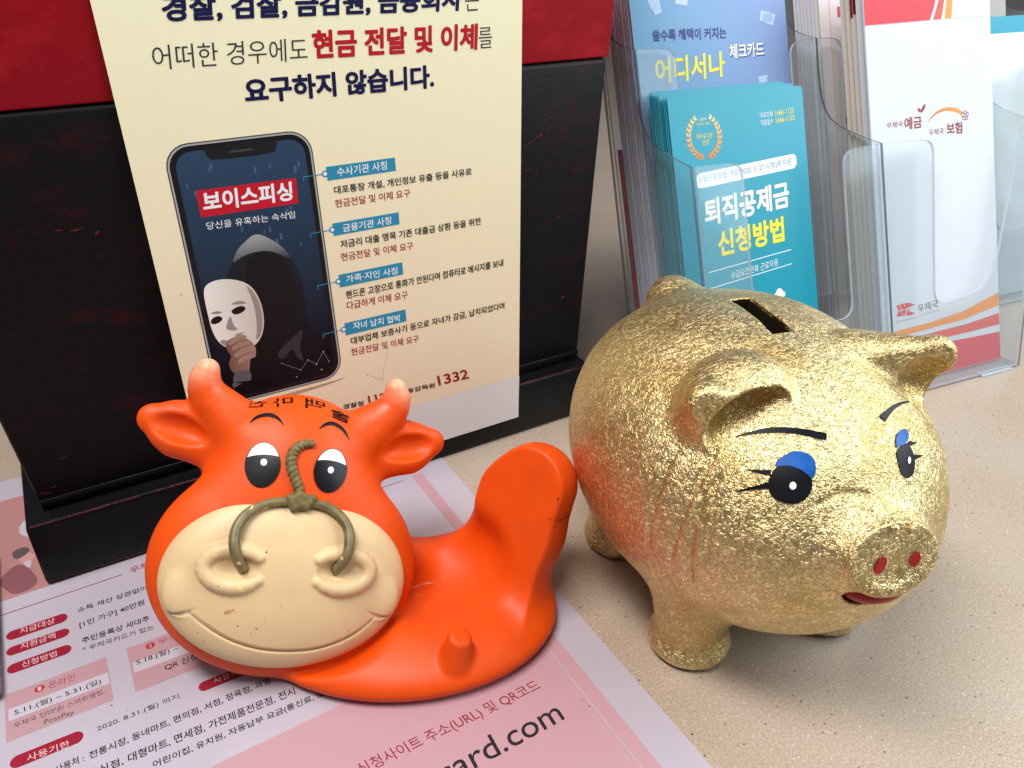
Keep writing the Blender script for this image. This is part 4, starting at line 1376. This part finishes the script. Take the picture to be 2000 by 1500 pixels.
    each('printed_dot', [fr.poly(circ(x, y, r_), .09) for x, y, r_ in ((44, 150, .5), (42, 108, .9), (46, 96, .7), (137, 78, .5), (146, 72, .6), (152, 92, .4))] + [fr.line([(46, 96), (50, 84)], .2, .088), fr.line([(137, 78), (146, 72), (152, 92)], .2, .088)], mat('faint_brown_ink', (.60, .46, .36), .45), root)
build_poster()

def capsule_outline(LB, RB, LT):
    """rounded bar filling the parallelogram given by three corners"""
    LB, RB, LT = np.array(LB), np.array(RB), np.array(LT)
    L = np.linalg.norm(RB - LB)
    H_ = np.linalg.norm(LT - LB)
    return [tuple(LB + (RB - LB) * x / L + (LT - LB) * y / H_) for x, y in rrect(0, L, 0, H_, H_ * .498, 8)]

SPECKS = [(169.3, 228.4, .3), (154, 198.7, .35), (154.2, 196.3, .25), (154.8, 194.3, .45), (-36, 306.5, .5), (165, 215, .25), (120, 232, .25), (90, 225, .2), (-30, 300, .25), (170, 190, .3)]
def build_notice():
    fr = Frame((0, 0, .0004), (1, 0, 0), (0, 1, 0))
    m_p = mat('notice_sheet_paper', (.445, .40, .47), .22, spec=.5, coat=.3, noise=.03, nscale=14, bump=0)
    nt_ = m_p.node_tree
    v, f, k = fr.plate(rrect(-114, 183, 108, 528, 2), -.3, 0)
    root = tag(obj('notice_sheet', v, f, m_p), 'glossy printed notice with pink blocks and red pill headings, flat under the ox', 'paper')
    S, T_ = PAPER_SHAPE, PAPER_TEXT
    # pink printed areas
    each('pink_block', [fr.poly([(-2.6, 251.2), (56.1, 253.2), (156.5, 252.6), (156.5, 112), (-2.6, 112)], .10), fr.poly([(157.2, 400), (164.2, 400), (164.2, 112), (157.2, 112)], .10)], INK['pink'], root)
    v, f = fr.line([(154.0, 400), (154.0, 112)], .25, .13)
    obj('fine_line', v, f, mat('faint_line_ink', (.45, .36, .38), .4), root)
    each('pink_box', [fr.poly(q, .10) for q in ([(-78.9, 309), (-34.8, 309.5), (-34.8, 338.4), (-78.9, 338)], [(-25.4, 308.8), (17, 308.8), (17, 339), (-25.4, 339)])], INK['pinkbox'], root)
    each('white_band', [fr.poly(q, .13) for q in ([(-77.6, 320.8), (-35.3, 320.5), (-35.3, 327.9), (-77.6, 328.1)], [(-24.2, 321), (16.2, 320.5), (16.2, 327.6), (-24.2, 327.9)])], INK['paperwhite'], root)
    each('red_rule', [fr.line([(-113, 395.5), (-20, 396.6)], .5, .12), fr.line([(3, 396.8), (150, 397.5)], .5, .12)], INK['maroon'], root)
    pt = [t for t in T_ if t[1] == 'pillt']
    for i, tx in zip((0, 1, 2, 3, 4), (pt[0], pt[1], pt[2], pt[3], pt[4])):
        a = S['pill%d' % i]
        b = [(a[0][0], a[0][1] + .2), (a[1][0], a[0][1] + .2), (a[0][0], a[2][1])]
        pl_ = obj('pill_heading', *fr.poly(capsule_outline(*b), .12), INK['pill'], root)
        v, f = letter(fr, tx[0], *tx[2:], .16, .004)
        obj('pill_text', v, f, INK['pillt'], pl_)
    # pills mirrored at the left edge: a reflection painted flat on the sheet
    each('pill_reflection', [fr.poly(rrect(-112, -83, y, y + 6.4, 3), .12) for y in (373.5, 362, 349.5)], INK['pill'], root)
    for k_, tx, cx, cy in (('num1', '1', -64.4, 333.9), ('num2', '2', -14.7, 335)):
        n_ = obj('number_dot', *fr.poly(circ(cx, cy, 2.2), .13), INK['rose'], root)
        v, f = letter(fr, tx, (cx - .7, cy - 1.3), (cx + .7, cy - 1.3), (cx - .7, cy + 1.3), .17, .01)
        obj('number', v, f, INK['pillt'], n_)
    lettering(fr, T_, ('ink',), .17, root, 'black_text', INK['ink'])
    lettering(fr, T_, ('inkthin',), .17, root, 'grey_text', INK['inkthin'])
    lettering(fr, T_, ('maroon',), .17, root, 'red_text', INK['maroon'])
    lettering(fr, T_, ('rose',), .17, root, 'rose_text', INK['rose'])
    lettering(fr, T_, ('url',), .17, root, 'web_address', INK['url'])
    for x, y, r_ in SPECKS:
        v, f = fr.poly(soft([(x + r_ * random.uniform(.5, 1.3) * math.cos(a_), y + r_ * random.uniform(.5, 1.3) * math.sin(a_)) for a_ in (0, 1, 2, 3, 4, 5)], 1), .2)
        obj('dirt_speck', v, f, INK['inkthin'], root)
    # photograph printed along the top
    ph = obj('picture_panel', *fr.poly([(-113.5, 407), (183, 409.5), (183, 504), (-113.5, 505)], .09), mat('dusky_pink_ink', (.40, .19, .19), .4), root)
    v, f = fr.poly([(183, 409.5), (182.8, 504), (164.6, 504), (164.6, 409.5)], .11)
    v, f = fr.poly(circ(-56, 468, 12), .12)
    obj('white_circle', v, f, INK['paperwhite'], ph)
    v, f = fr.poly(soft(S['torso'] + [(-80, 424)], 2), .13)
    tor = obj('printed_person', v, f, mat('mauve_ink', (.22, .085, .10), .4), ph)
    v, f = fr.poly(soft(S['face'], 2), .15)
    obj('printed_face', v, f, mat('skin_ink', (.50, .27, .23), .4), tor)
    v, f = fr.poly(soft(S['hair'], 2), .17)
    obj('printed_hair', v, f, mat('hair_ink', (.10, .075, .08), .4), tor)
    v, f = fr.poly(soft(S['collar'], 1), .16)
    obj('printed_collar', v, f, INK['paperwhite'], tor)
build_notice()

# ------------------------------------------------------------------ clear brochure holders
HA, HB = R(7), R(21)
HW = Vector((math.cos(HA), -math.sin(HA), 0))
HD = Vector((math.sin(HA), math.cos(HA), 0))
HUP = Vector((0, 0, math.cos(HB))) + HD * math.sin(HB)
HG = Vector((.645, .286, 0))
def hframe(off, g=None):
    return Frame((g or HG) + HD * off, HW, HUP)
def clear_mat(name, tint, edge=False):
    m, t, b = new_mat(name)
    N_ = t.nodes.new
    tr = N_('ShaderNodeBsdfTransparent')
    tr.inputs[0].default_value = (*tint, 1)
    gl = N_('ShaderNodeBsdfGlossy')
    gl.inputs['Roughness'].default_value = .10
    gl.inputs['Color'].default_value = (.45, .48, .52, 1)
    fr_ = N_('ShaderNodeFresnel')
    fr_.inputs[0].default_value = 1.49
    ge = N_('ShaderNodeNewGeometry')
    inv = N_('ShaderNodeMath')
    inv.operation = 'SUBTRACT'
    inv.inputs[0].default_value = 1
    t.links.new(ge.outputs['Backfacing'], inv.inputs[1])
    ff = N_('ShaderNodeMath')
    ff.operation = 'MULTIPLY'
    t.links.new(fr_.outputs[0], ff.inputs[0])
    t.links.new(inv.outputs[0], ff.inputs[1])
    mx = N_('ShaderNodeMixShader')
    t.links.new(ff.outputs[0], mx.inputs[0])
    t.links.new(tr.outputs[0], mx.inputs[1])
    t.links.new(gl.outputs[0], mx.inputs[2])
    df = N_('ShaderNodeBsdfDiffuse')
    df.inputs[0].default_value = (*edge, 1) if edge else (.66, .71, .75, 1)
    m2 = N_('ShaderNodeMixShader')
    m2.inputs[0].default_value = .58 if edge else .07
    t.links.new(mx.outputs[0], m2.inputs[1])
    t.links.new(df.outputs[0], m2.inputs[2])
    t.links.new(m2.outputs[0], t.nodes['Material Output'].inputs[0])
    t.nodes.remove(b)
    return m
CLEAR = clear_mat('clear_acrylic', (.955, .968, .972))
CEDGE = clear_mat('acrylic_lit_edge', (.62, .67, .71), (.66, .73, .80))  # light on the edges put into colour: pale here, dark copy for walls
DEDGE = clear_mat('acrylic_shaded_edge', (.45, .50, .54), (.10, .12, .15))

def clear_plate(name, fr, pts, th, root):
    v, f, k = fr.plate(pts, -th, 0)
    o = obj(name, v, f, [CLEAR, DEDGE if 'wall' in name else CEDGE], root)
    for i, p in enumerate(o.data.polygons):
        p.material_index = 0 if i < k else 1
    return o

def rounded(pts, rad, n=5):
    """round chosen corners of an outline: rad is one radius per corner"""
    out = []
    k = len(pts)
    for i, (p, r_) in enumerate(zip(pts, rad)):
        if r_ <= 0:
            out.append(p)
            continue
        p = Vector(p)
        a, b = Vector(pts[i - 1]), Vector(pts[(i + 1) % k])
        u, w = (a - p).normalized(), (b - p).normalized()
        s, e = p + u * r_, p + w * r_
        for j in range(n + 1):
            t_ = j / n
            q = s * (1 - t_) ** 2 + p * 2 * t_ * (1 - t_) + e * t_ ** 2
            out.append((q.x, q.y))
    return out

def side_profile(back=True):
    """depth, height outline of an end wall: foot, sloping front, two swept steps, back edge"""
    tb = math.tan(HB)
    pts = [(0, 1.5), (178 * tb, 178)]
    pts += [(78, 178.3), (95, 179.5), (110, 181.5), (121, 185), (129, 191), (135, 199), (140, 209), (145, 221), (151.7, 239)]
    pts += [(165, 239.5), (178, 242), (188, 248), (195, 258), (205, 282), (222, 325), (230, 325), (112, 1.5)]
    return pts

def wall_frame(w, g=None):
    o = (g or HG) + HW * (w / 1000)
    return Frame(o, HD, Vector((0, 0, 1)))

def build_holder():
    root = thing('brochure_holder', 'clear acrylic two tier leaflet holder standing behind the gold pig', 'brochure holder', tuple(HG - HW * .145))
    f0, f1, f2 = hframe(0), hframe(.060), hframe(.108)
    c = math.cos(HB)
    T1, T2 = 178 / c, 239 / c
    nb1, nb2 = 62 / c, 150 / c
    clear_plate('front_panel', f0, rounded([(-290, 2), (-134, 2), (-134, T1), (-166, T1 - 2), (-166, nb1 + 4), (-253, nb1 + 4), (-253, T1 - 1), (-290, T1)], [0, 0, 0, 11, 12, 12, 10, 0]), 2.2, root)
    clear_plate('front_panel', f0, rounded([(-129.5, 2), (0, 2), (40, T1 + 6), (16, T1 + 6), (-24, nb1 + 4), (-86, nb1 - 1), (-79.5, T1 - 2), (-129.5, T1)], [0, 0, 3, 12, 26, 12, 10, 0]), 2.2, root)
    clear_plate('tier_panel', f1, rounded([(-290, 60), (-134, 60), (-134, T2), (-156, T2 - 2), (-156, nb2), (-258, nb2), (-258, T2 - 1), (-290, T2)], [0, 0, 0, 10, 12, 12, 10, 0]), 2.2, root)
    clear_plate('tier_panel', f1, rounded([(-129.5, 60), (12, 60), (36, T2), (20, T2), (0, nb2), (-108, nb2), (-106, T2 - 1), (-129.5, T2)], [0, 0, 0, 10, 12, 12, 10, 0]), 2.2, root)
    clear_plate('back_panel', f2, [(-290, 2), (16, 2), (44, 340), (-290, 340)], 2.2, root)
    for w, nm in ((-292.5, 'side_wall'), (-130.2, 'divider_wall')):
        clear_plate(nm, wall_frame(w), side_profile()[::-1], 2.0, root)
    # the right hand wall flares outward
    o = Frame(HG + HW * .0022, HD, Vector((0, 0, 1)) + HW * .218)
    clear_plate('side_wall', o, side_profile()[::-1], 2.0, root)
    fl = Frame(HG + Vector((0, 0, .004)), HW, HD)
    clear_plate('floor_panel', fl, [(-290, 1), (-1, 1), (-1, 110), (-290, 110)], 2.5, root)
    for x in (-284, -150, -40):
        v, f = fl.slab(x, x + 34, -1, 6, -3.9, -2.6)
        k = obj('foot_strip', v, f, [CEDGE], root)
    return root
build_holder()

def sheet(name, fr, x0, x1, y0, y1, th, m, label=None, cat=None, group=None, cut=0, edge=None):
    pts = [(x0, y0), (x1, y0), (x1, y1), (x0, y1)]
    if cut:
        pts = rounded(pts, [0, 0, cut, cut], 3)
    v, f, k = fr.plate(pts, -th, 0)
    o = obj(name, v, f, [m, edge] if edge else m)
    if edge:
        for i, q in enumerate(o.data.polygons):
            q.material_index = 1 if i >= k else 0
    LOCS[o.name] = Vector((0, 0, 0))
    return tag(o, label, cat, group)

M_PALE = mat('pale_leaflet_paper', (.64, .66, .80), .5, noise=.05, nscale=40)
M_WHITE = mat('white_paper', (.72, .72, .74), .55)
def build_teal():
    fr = hframe(.028)
    m = mat('teal_print', (.002, .28, .395), .36, spec=.4)
    o = sheet('teal_brochure', fr, -289, -175, 4, 229, .5, m, 'teal brochure with gold wreath and bold white and yellow heading, front of its stack', 'brochure', 'teal brochures stacked in the front pocket', 2.5)
    m_e = mat('teal_paper_edge', (.30, .55, .62), .5)
    T_, S = TEAL_TEXT, TEAL_SHAPE
    v, f = fr.poly([tuple(np.array(S['pill'][0]) + (np.array(S['pill'][1]) - np.array(S['pill'][0])) * x + (np.array(S['pill'][2]) - np.array(S['pill'][0])) * y) for x, y in [(a / 87., b / 10.) for a, b in rrect(0, 87, 0, 10, 4)]], .12)
    pl_ = obj('white_pill', v, f, INK['white'], o)
    lettering(fr, T_, ('pilltxt',), .17, pl_, 'pill_text', INK['tealtxt'])
    lettering(fr, T_, ('white',), .14, o, 'white_text', INK['white'])
    lettering(fr, T_, ('whitebold',), .14, o, 'white_heading', INK['white'])
    lettering(fr, T_, ('yellowbold',), .14, o, 'yellow_heading', INK['yellow'])
    lettering(fr, T_, ('yellow',), .14, o, 'yellow_text', INK['yellow'])
    each('rule', [fr.line(S['line1'], .6, .12), fr.line(S['line2'], .6, .12)], INK['white'], o)
    v, f = join([fr.poly(circ(x, y, r_), .12 + .004 * i) for i, (x, y, r_) in enumerate(((-209.6, 84.8, 3.2), (-212.5, 83.2, 2), (-206.5, 83.2, 2.1), (-209.6, 82.2, 2.2)))])
    obj('cloud_mark', v, f, INK['white'], o)
    # wreath of paired leaves
    leaves = []
    cx, cy, rx, ry = -262.3, 201.4, 12.6, 14.2
    for s in (-1, 1):
        for i in range(11):
            a = R(-90 + s * (8 + i * 13.6))
            px, py = cx + rx * math.cos(a), cy + ry * math.sin(a)
            for q, tw in enumerate((.55, -.45)):
                an = a + s * (math.pi / 2 + tw)
                L = 4.2 if i < 8 else 3.2
                dx, dy = math.cos(an), math.sin(an)
                leaves.append(fr.poly([(px, py), (px + dx * L * .5 - dy * 1.0, py + dy * L * .5 + dx * 1.0), (px + dx * L, py + dy * L), (px + dx * L * .5 + dy * 1.0, py + dy * L * .5 - dx * 1.0)], .12 + .006 * q + .0008 * i))
    v, f = join(leaves)
    obj('gold_wreath', v, f, grad_mat('wreath_print', 'Z', .176, .2, (.70, .24, .05), (.86, .60, .20), .4), o)
    for k in range(1, 8):
        c_ = sheet('teal_brochure', hframe(.028 + (.0034, .0062, .0108, .0135, .0172, .0192, .0236)[k - 1]), -289 + .5 * (k % 3), -175 + .25 * (k % 2), 4, 229 - .5 * (k % 3), .6, m,
                   'teal brochure standing behind the front one, only its left edge and top showing', 'brochure', 'teal brochures stacked in the front pocket', 2.5, m_e)
build_teal()

def build_blue():
    fr = hframe(.066)
    m = grad_mat('blue_print', 'X', .34, .50, (.13, .36, .52), (.21, .30, .56), .4)
    o = sheet('blue_brochure', fr, -288, -153.5, 4, 300, .6, m, 'blue check card brochure with yellow and white Korean lettering, behind the teal brochures', 'brochure')
    T_, S = BLUE_TEXT, BLUE_SHAPE
    for nm, st, dx, dy, h, mm in (('indigo_text', 'indigo', 0, 0, .14, INK['indigo']), ('yellow_heading', 'yellowbold', 0, 0, .16, INK['yellow']), ('heading_shadow', 'whitebold', .7, -.7, .14, INK['indigo']), ('white_heading', 'whitebold', 0, 0, .18, INK['white'])):
        it = [(s, a, (p[0] + dx, p[1] + dy), (q[0] + dx, q[1] + dy), (r_[0] + dx, r_[1] + dy)) for s, a, p, q, r_ in T_ if a == st]
        ft = dict(FAT)
        each(nm, [letter(fr, s, p, q, r_, h, .026) for s, a, p, q, r_ in it], mm, o)
    each('pale_icon', [fr.poly(S[k], .12) for k in ('icon1', 'icon2', 'cup', 'icon3')], mat('pale_blue_ink', (.42, .54, .74), .45), o)
    v, f = join([fr.poly(rrect(-174.5 - 1, -166, 268.5, 274.5, .5), .15), fr.line([(-270.5, 287), (-268.5, 279.5)], .5, .15), fr.line([(-268.3, 287.5), (-266.6, 279.8)], .5, .15), fr.line([(-266.2, 288), (-264.6, 280.2)], .5, .15)])
    obj('icon_detail', v, f, mat('mid_blue_ink', (.26, .40, .62), .45), o)
    for k in range(1, 9):
        sheet('pale_leaflet', hframe(.066 + .0042 * k), -288.5 + .3 * (k % 3), -156 - (k % 2), 4, 292 + 2 * (k % 4), 1.1, M_PALE,
              'pale leaflet standing behind the blue brochure, only its left edge showing', 'leaflet', 'pale leaflets behind the blue brochure')
    sheet('red_folder', hframe(.1045), -289.5, -200, 4, 178, .9, mat('red_folder_card', (.36, .02, .035), .5), 'red card folder at the back of the holder, edge showing beside the stand', 'folder')
build_blue()

def build_envelopes():
    fr = hframe(.013)
    m_w = mat('envelope_paper', (.60, .63, .69), .55, noise=.02, nscale=60, bump=.12)
    o = sheet('envelope', fr, -127.5, -2.0, 2, 302, 1.6, m_w, 'white envelope with red and orange stripes at both ends, frontmost in the right pocket', 'envelope', 'envelopes in the right pocket')
    S, T_ = ENV_SHAPE, ENV_TEXT
    v, f = fr.poly([(-127.3, 301), (-127.4, 269.3), (-64.7, 270.5), (-60.1, 278.9), (-52, 301)], .10)
    obj('red_flap_print', v, f, INK['postred'], o)
    v, f = join([fr.poly([(-61.3, 270.6), (-53.2, 270.8), (-48.7, 286), (-43, 301), (-49.5, 301), (-54.1, 286)], .10)])
    obj('coral_stripe', v, f, INK['coral'], o)
    v, f = fr.poly([(-49.5, 271.0), (-42.7, 271.2), (-40.5, 286), (-36, 301), (-43, 301), (-46.5, 286)], .10)
    obj('orange_stripe', v, f, INK['orange'], o)
    v, f = fr.slab(-127.6, -1.9, 268.9, 302, .0, .08)
    v, f = fr.line([(-127.4, 269.0), (-2.2, 271.6)], .35, .12)
    obj('flap_fold', v, f, mat('fold_shadow_paper', (.50, .50, .53), .6), o)
    lettering(fr, T_, ('brown',), .14, o, 'small_red_text', INK['brown'])
    lettering(fr, T_, ('brownbold',), .14, o, 'red_heading', INK['brown'])
    lettering(fr, T_, ('darkgrey',), .14, o, 'grey_heading', INK['dgrey'])
    v, f = join([fr.poly(soft(S['leafa'], 1), .12), fr.poly(soft(S['leafb'], 1), .125)])
    obj('leaf_mark', v, f, INK['brown'], o)
    P = dense(S['arc'], 24, False)
    w = np.interp(np.linspace(0, 1, 24), [0, .25, .8, 1], [.2, 1.5, 3.2, 2.4])
    n = np.gradient(P, axis=0)
    n = np.c_[-n[:, 1], n[:, 0]] / np.linalg.norm(n, axis=1)[:, None]
    pts = [tuple(p) for p in P + n * w[:, None] / 2] + [tuple(p) for p in (P - n * w[:, None] / 2)[::-1]]
    v, f = fr.poly(pts, .12)
    obj('arc_mark', v, f, grad_mat('arc_print', 'X', .575, .61, (.42, .05, .03), (.75, .28, .07), .5), o)
    ring = []
    for a in range(5):
        an = R(90 + 72 * a)
        cx, cy = -32.3 + 2.4 * math.cos(an), 199.6 + 2.4 * math.sin(an)
        ring.append(fr.line(circ(cx, cy, 1.35, n=10) + [circ(cx, cy, 1.35, n=10)[0]], .45, .13 + .002 * a))
    v, f = join(ring)
    obj('flower_mark', v, f, INK['brown'], o)
    bits = [fr.poly(q, .12) for q in ([(-113, 56.3), (-104.6, 55.6), (-102.5, 60.2), (-105.3, 65.4), (-112.6, 64.6), (-110.2, 60.4)], [(-103.4, 60.8), (-93.1, 62.4), (-98.5, 64.6), (-104, 65.4)], [(-102, 59.2), (-93.6, 55.9), (-98, 54.9), (-103.2, 55.6)], [(-101.6, 60.1), (-96.8, 59.9), (-100.8, 58.9)])]
    v, f = join(bits)
    lg = obj('red_emblem', v, f, INK['postred'], o)
    v, f = join([fr.line([(-112.5, 60.3), (-104.5, 60.4)], .5, .15), fr.line([(-109, 64.8), (-106.5, 56.2)], .45, .152)])
    obj('emblem_cut', v, f, m_w, lg)
    each('small_line', [fr.line(S['u1'], .5, .12), fr.line([(-113, 52.2), (-93.1, 52.2)], .7, .12)], mat('faint_grey_ink', (.42, .36, .38), .5), o)
    a = [(-127.3, 43.6), (-109.4, 45.4), (-78.8, 45.8), (-42.6, 48.7), (-2.3, 57.5), (-2.3, 47.2), (-41.4, 42.0), (-79.1, 41.1), (-109.6, 40), (-127.3, 38.5)]
    v, f = fr.poly(a, .10)
    obj('orange_band', v, f, INK['orange'], o)
    v, f = fr.poly([(-127.3, 34), (-109.8, 36.5), (-70.8, 37.5), (-38.7, 37.8), (-2.3, 40.6), (-2.3, 31.2), (-36.1, 30.8), (-68.3, 31.2), (-110.2, 30.2), (-127.3, 28.5)], .10)
    obj('coral_band', v, f, INK['coral'], o)
    v, f = fr.poly([(-127.3, 24), (-110.5, 26.5), (-59.8, 27.2), (-33.4, 25.9), (-2.3, 25.2), (-2.3, 2.3), (-127.3, 2.3)], .10)
    obj('red_block', v, f, INK['postred'], o)
    m_c = mat('cream_envelope_paper', (.62, .58, .52), .6)
    for k in range(1, 5):
        e = sheet('envelope', hframe(.013 + .0048 * k), -128 - .4 * k, -5 + .5 * k, 2, 300, 2.0, m_c if k > 1 else m_w, 'envelope stacked behind the front one, only its left edge showing', 'envelope', 'envelopes in the right pocket')
        if k == 2:
            e['label'] = 'envelope with a dark red flap edge showing behind the frontmost envelope'
            fk = hframe(.013 + .0048 * k)
            v, f = fk.poly([(-128.7, 276), (-100, 276), (-100, 300), (-128.7, 300)], .1)
            v2, f2 = fk.slab(-129.3, -128.9, 274, 300, -2.0, 0)
            v, f = join([(v, f), (v2, f2)])
            obj('dark_red_flap', v, f, mat('dark_red_print', (.16, .006, .012), .5), e)
build_envelopes()

def build_back_right():
    fr = hframe(.068)
    o = sheet('white_leaflet', fr, -119.5, -24, 4, 300, .5, mat('pinkish_leaflet_paper', (.68, .62, .64), .5), 'white leaflet with a pink label and grey lines, half hidden behind the envelopes', 'leaflet', 'white leaflets in the back right pocket')
    v, f = fr.poly(rrect(-101.8, -60, 269, 276.8, 1), .12)
    lb = obj('pink_label', v, f, mat('label_pink_ink', (.50, .07, .12), .45), o)
    lettering(fr, LEAF_TEXT, ('pinklab',), .16, lb, 'label_text', INK['pillt'])
    lettering(fr, LEAF_TEXT, ('darkgrey',), .14, o, 'grey_text', INK['dgrey'])
    v, f = fr.line([(-109.5, 4), (-109.5, 299)], .5, .12)
    obj('orange_line', v, f, INK['orange'], o)
    each('grey_line', [fr.poly(rrect(-97, -60, y, y + 3.0, 1), .12) for y in (250, 242, 224, 214, 196, 178, 160, 140)], mat('blurred_grey_ink', (.45, .40, .44), .5), o)
    v, f = fr.poly([(-100, 188), (-60, 188), (-60, 194), (-100, 194)], .125)
    obj('rose_bar', v, f, mat('bar_rose_ink', (.42, .12, .15), .5), o)
    for k in range(1, 8):
        sheet('white_leaflet', hframe(.068 + .0040 * k), -120 + .4 * (k % 3), -24, 4, 304 + 2 * (k % 3), 1.2, M_WHITE if k % 3 else M_PALE,
              'white leaflet stacked behind the pink labelled one, left edge showing', 'leaflet', 'white leaflets in the back right pocket')
build_back_right()

def build_second_holder():
    G2 = HG + HW * .058 + HD * .090
    root = thing('brochure_holder', 'second clear acrylic holder at the right border, filled with clear sleeves', 'brochure holder', tuple(G2 + HW * .07))
    f0 = hframe(0, G2)
    clear_plate('front_panel', f0, rounded([(0, 2), (150, 2), (150, 185), (118, 185), (118, 70), (34, 70), (34, 185), (0, 190)], [0, 0, 0, 10, 14, 14, 12, 0]), 2.2, root)
    clear_plate('back_panel', hframe(.085, G2), [(0, 2), (150, 2), (150, 330), (0, 330)], 2.2, root)
    clear_plate('side_wall', wall_frame(-1, G2), side_profile()[::-1], 2.0, root)
    clear_plate('side_wall', wall_frame(153, G2), side_profile()[::-1], 2.0, root)
    fl = Frame(G2 + Vector((0, 0, .004)), HW, HD)
    clear_plate('floor_panel', fl, [(0, 1), (149, 1), (149, 110), (0, 110)], 2.5, root)
    m_s = mat('plastic_sleeve', (.46, .52, .55), .10, spec=.6, noise=.14, nscale=22, bump=.6)
    for k in range(3):
        sheet('plastic_sleeve', hframe(.012 + .005 * k, G2), 4 - k, 146, 4, 236 + 3 * k, 1.2, m_s, ('crinkled clear plastic sleeve at the right border, in front of a teal booklet', 'clear plastic sleeve second from the front at the right border', 'clear plastic sleeve just before the teal booklet at the right border')[k], 'sleeve', 'plastic sleeves in the second holder')
    m_t = mat('teal_booklet_cover', (.010, .27, .38), .4)
    sheet('teal_booklet', hframe(.030, G2), 2, 146, 4, 256, 4, m_t, 'teal booklet standing behind the plastic sleeves at the right border', 'booklet')
    o = sheet('white_pamphlet', hframe(.062, G2), -6, 30, 4, 330, .8, M_WHITE, 'white pamphlet with black brush marks, upper right behind the envelope', 'pamphlet')
    fr = hframe(.062, G2)
    v, f = join([fr.poly(soft(q, 2), .12) for q in ([(1, 292), (4, 294), (5, 284), (2.5, 281), (1.5, 286)], [(2.2, 276), (5.2, 277.5), (4.4, 274), (2.2, 273)], [(1.2, 270), (3, 272), (6.4, 269), (4.2, 268.6), (2, 267)])])
    obj('brush_mark', v, f, INK['black'], o)
    sheet('grey_folder', hframe(.074, G2), 10, 146, 4, 300, 3, mat('grey_card', (.36, .34, .33), .6), 'grey card folder at the far upper right corner', 'folder')
build_second_holder()

# dark red glossy case just entering at the left border
v, f = box(-.118, -.0792, .335, .447, .0009, .010)
tag(bevel(obj('red_case', v, f, mat('dark_red_gloss', (.20, .012, .028), .2, coat=.4)), .002), 'dark red glossy case at the left border beside the black plinth', 'case')

build_ox()
build_pig()
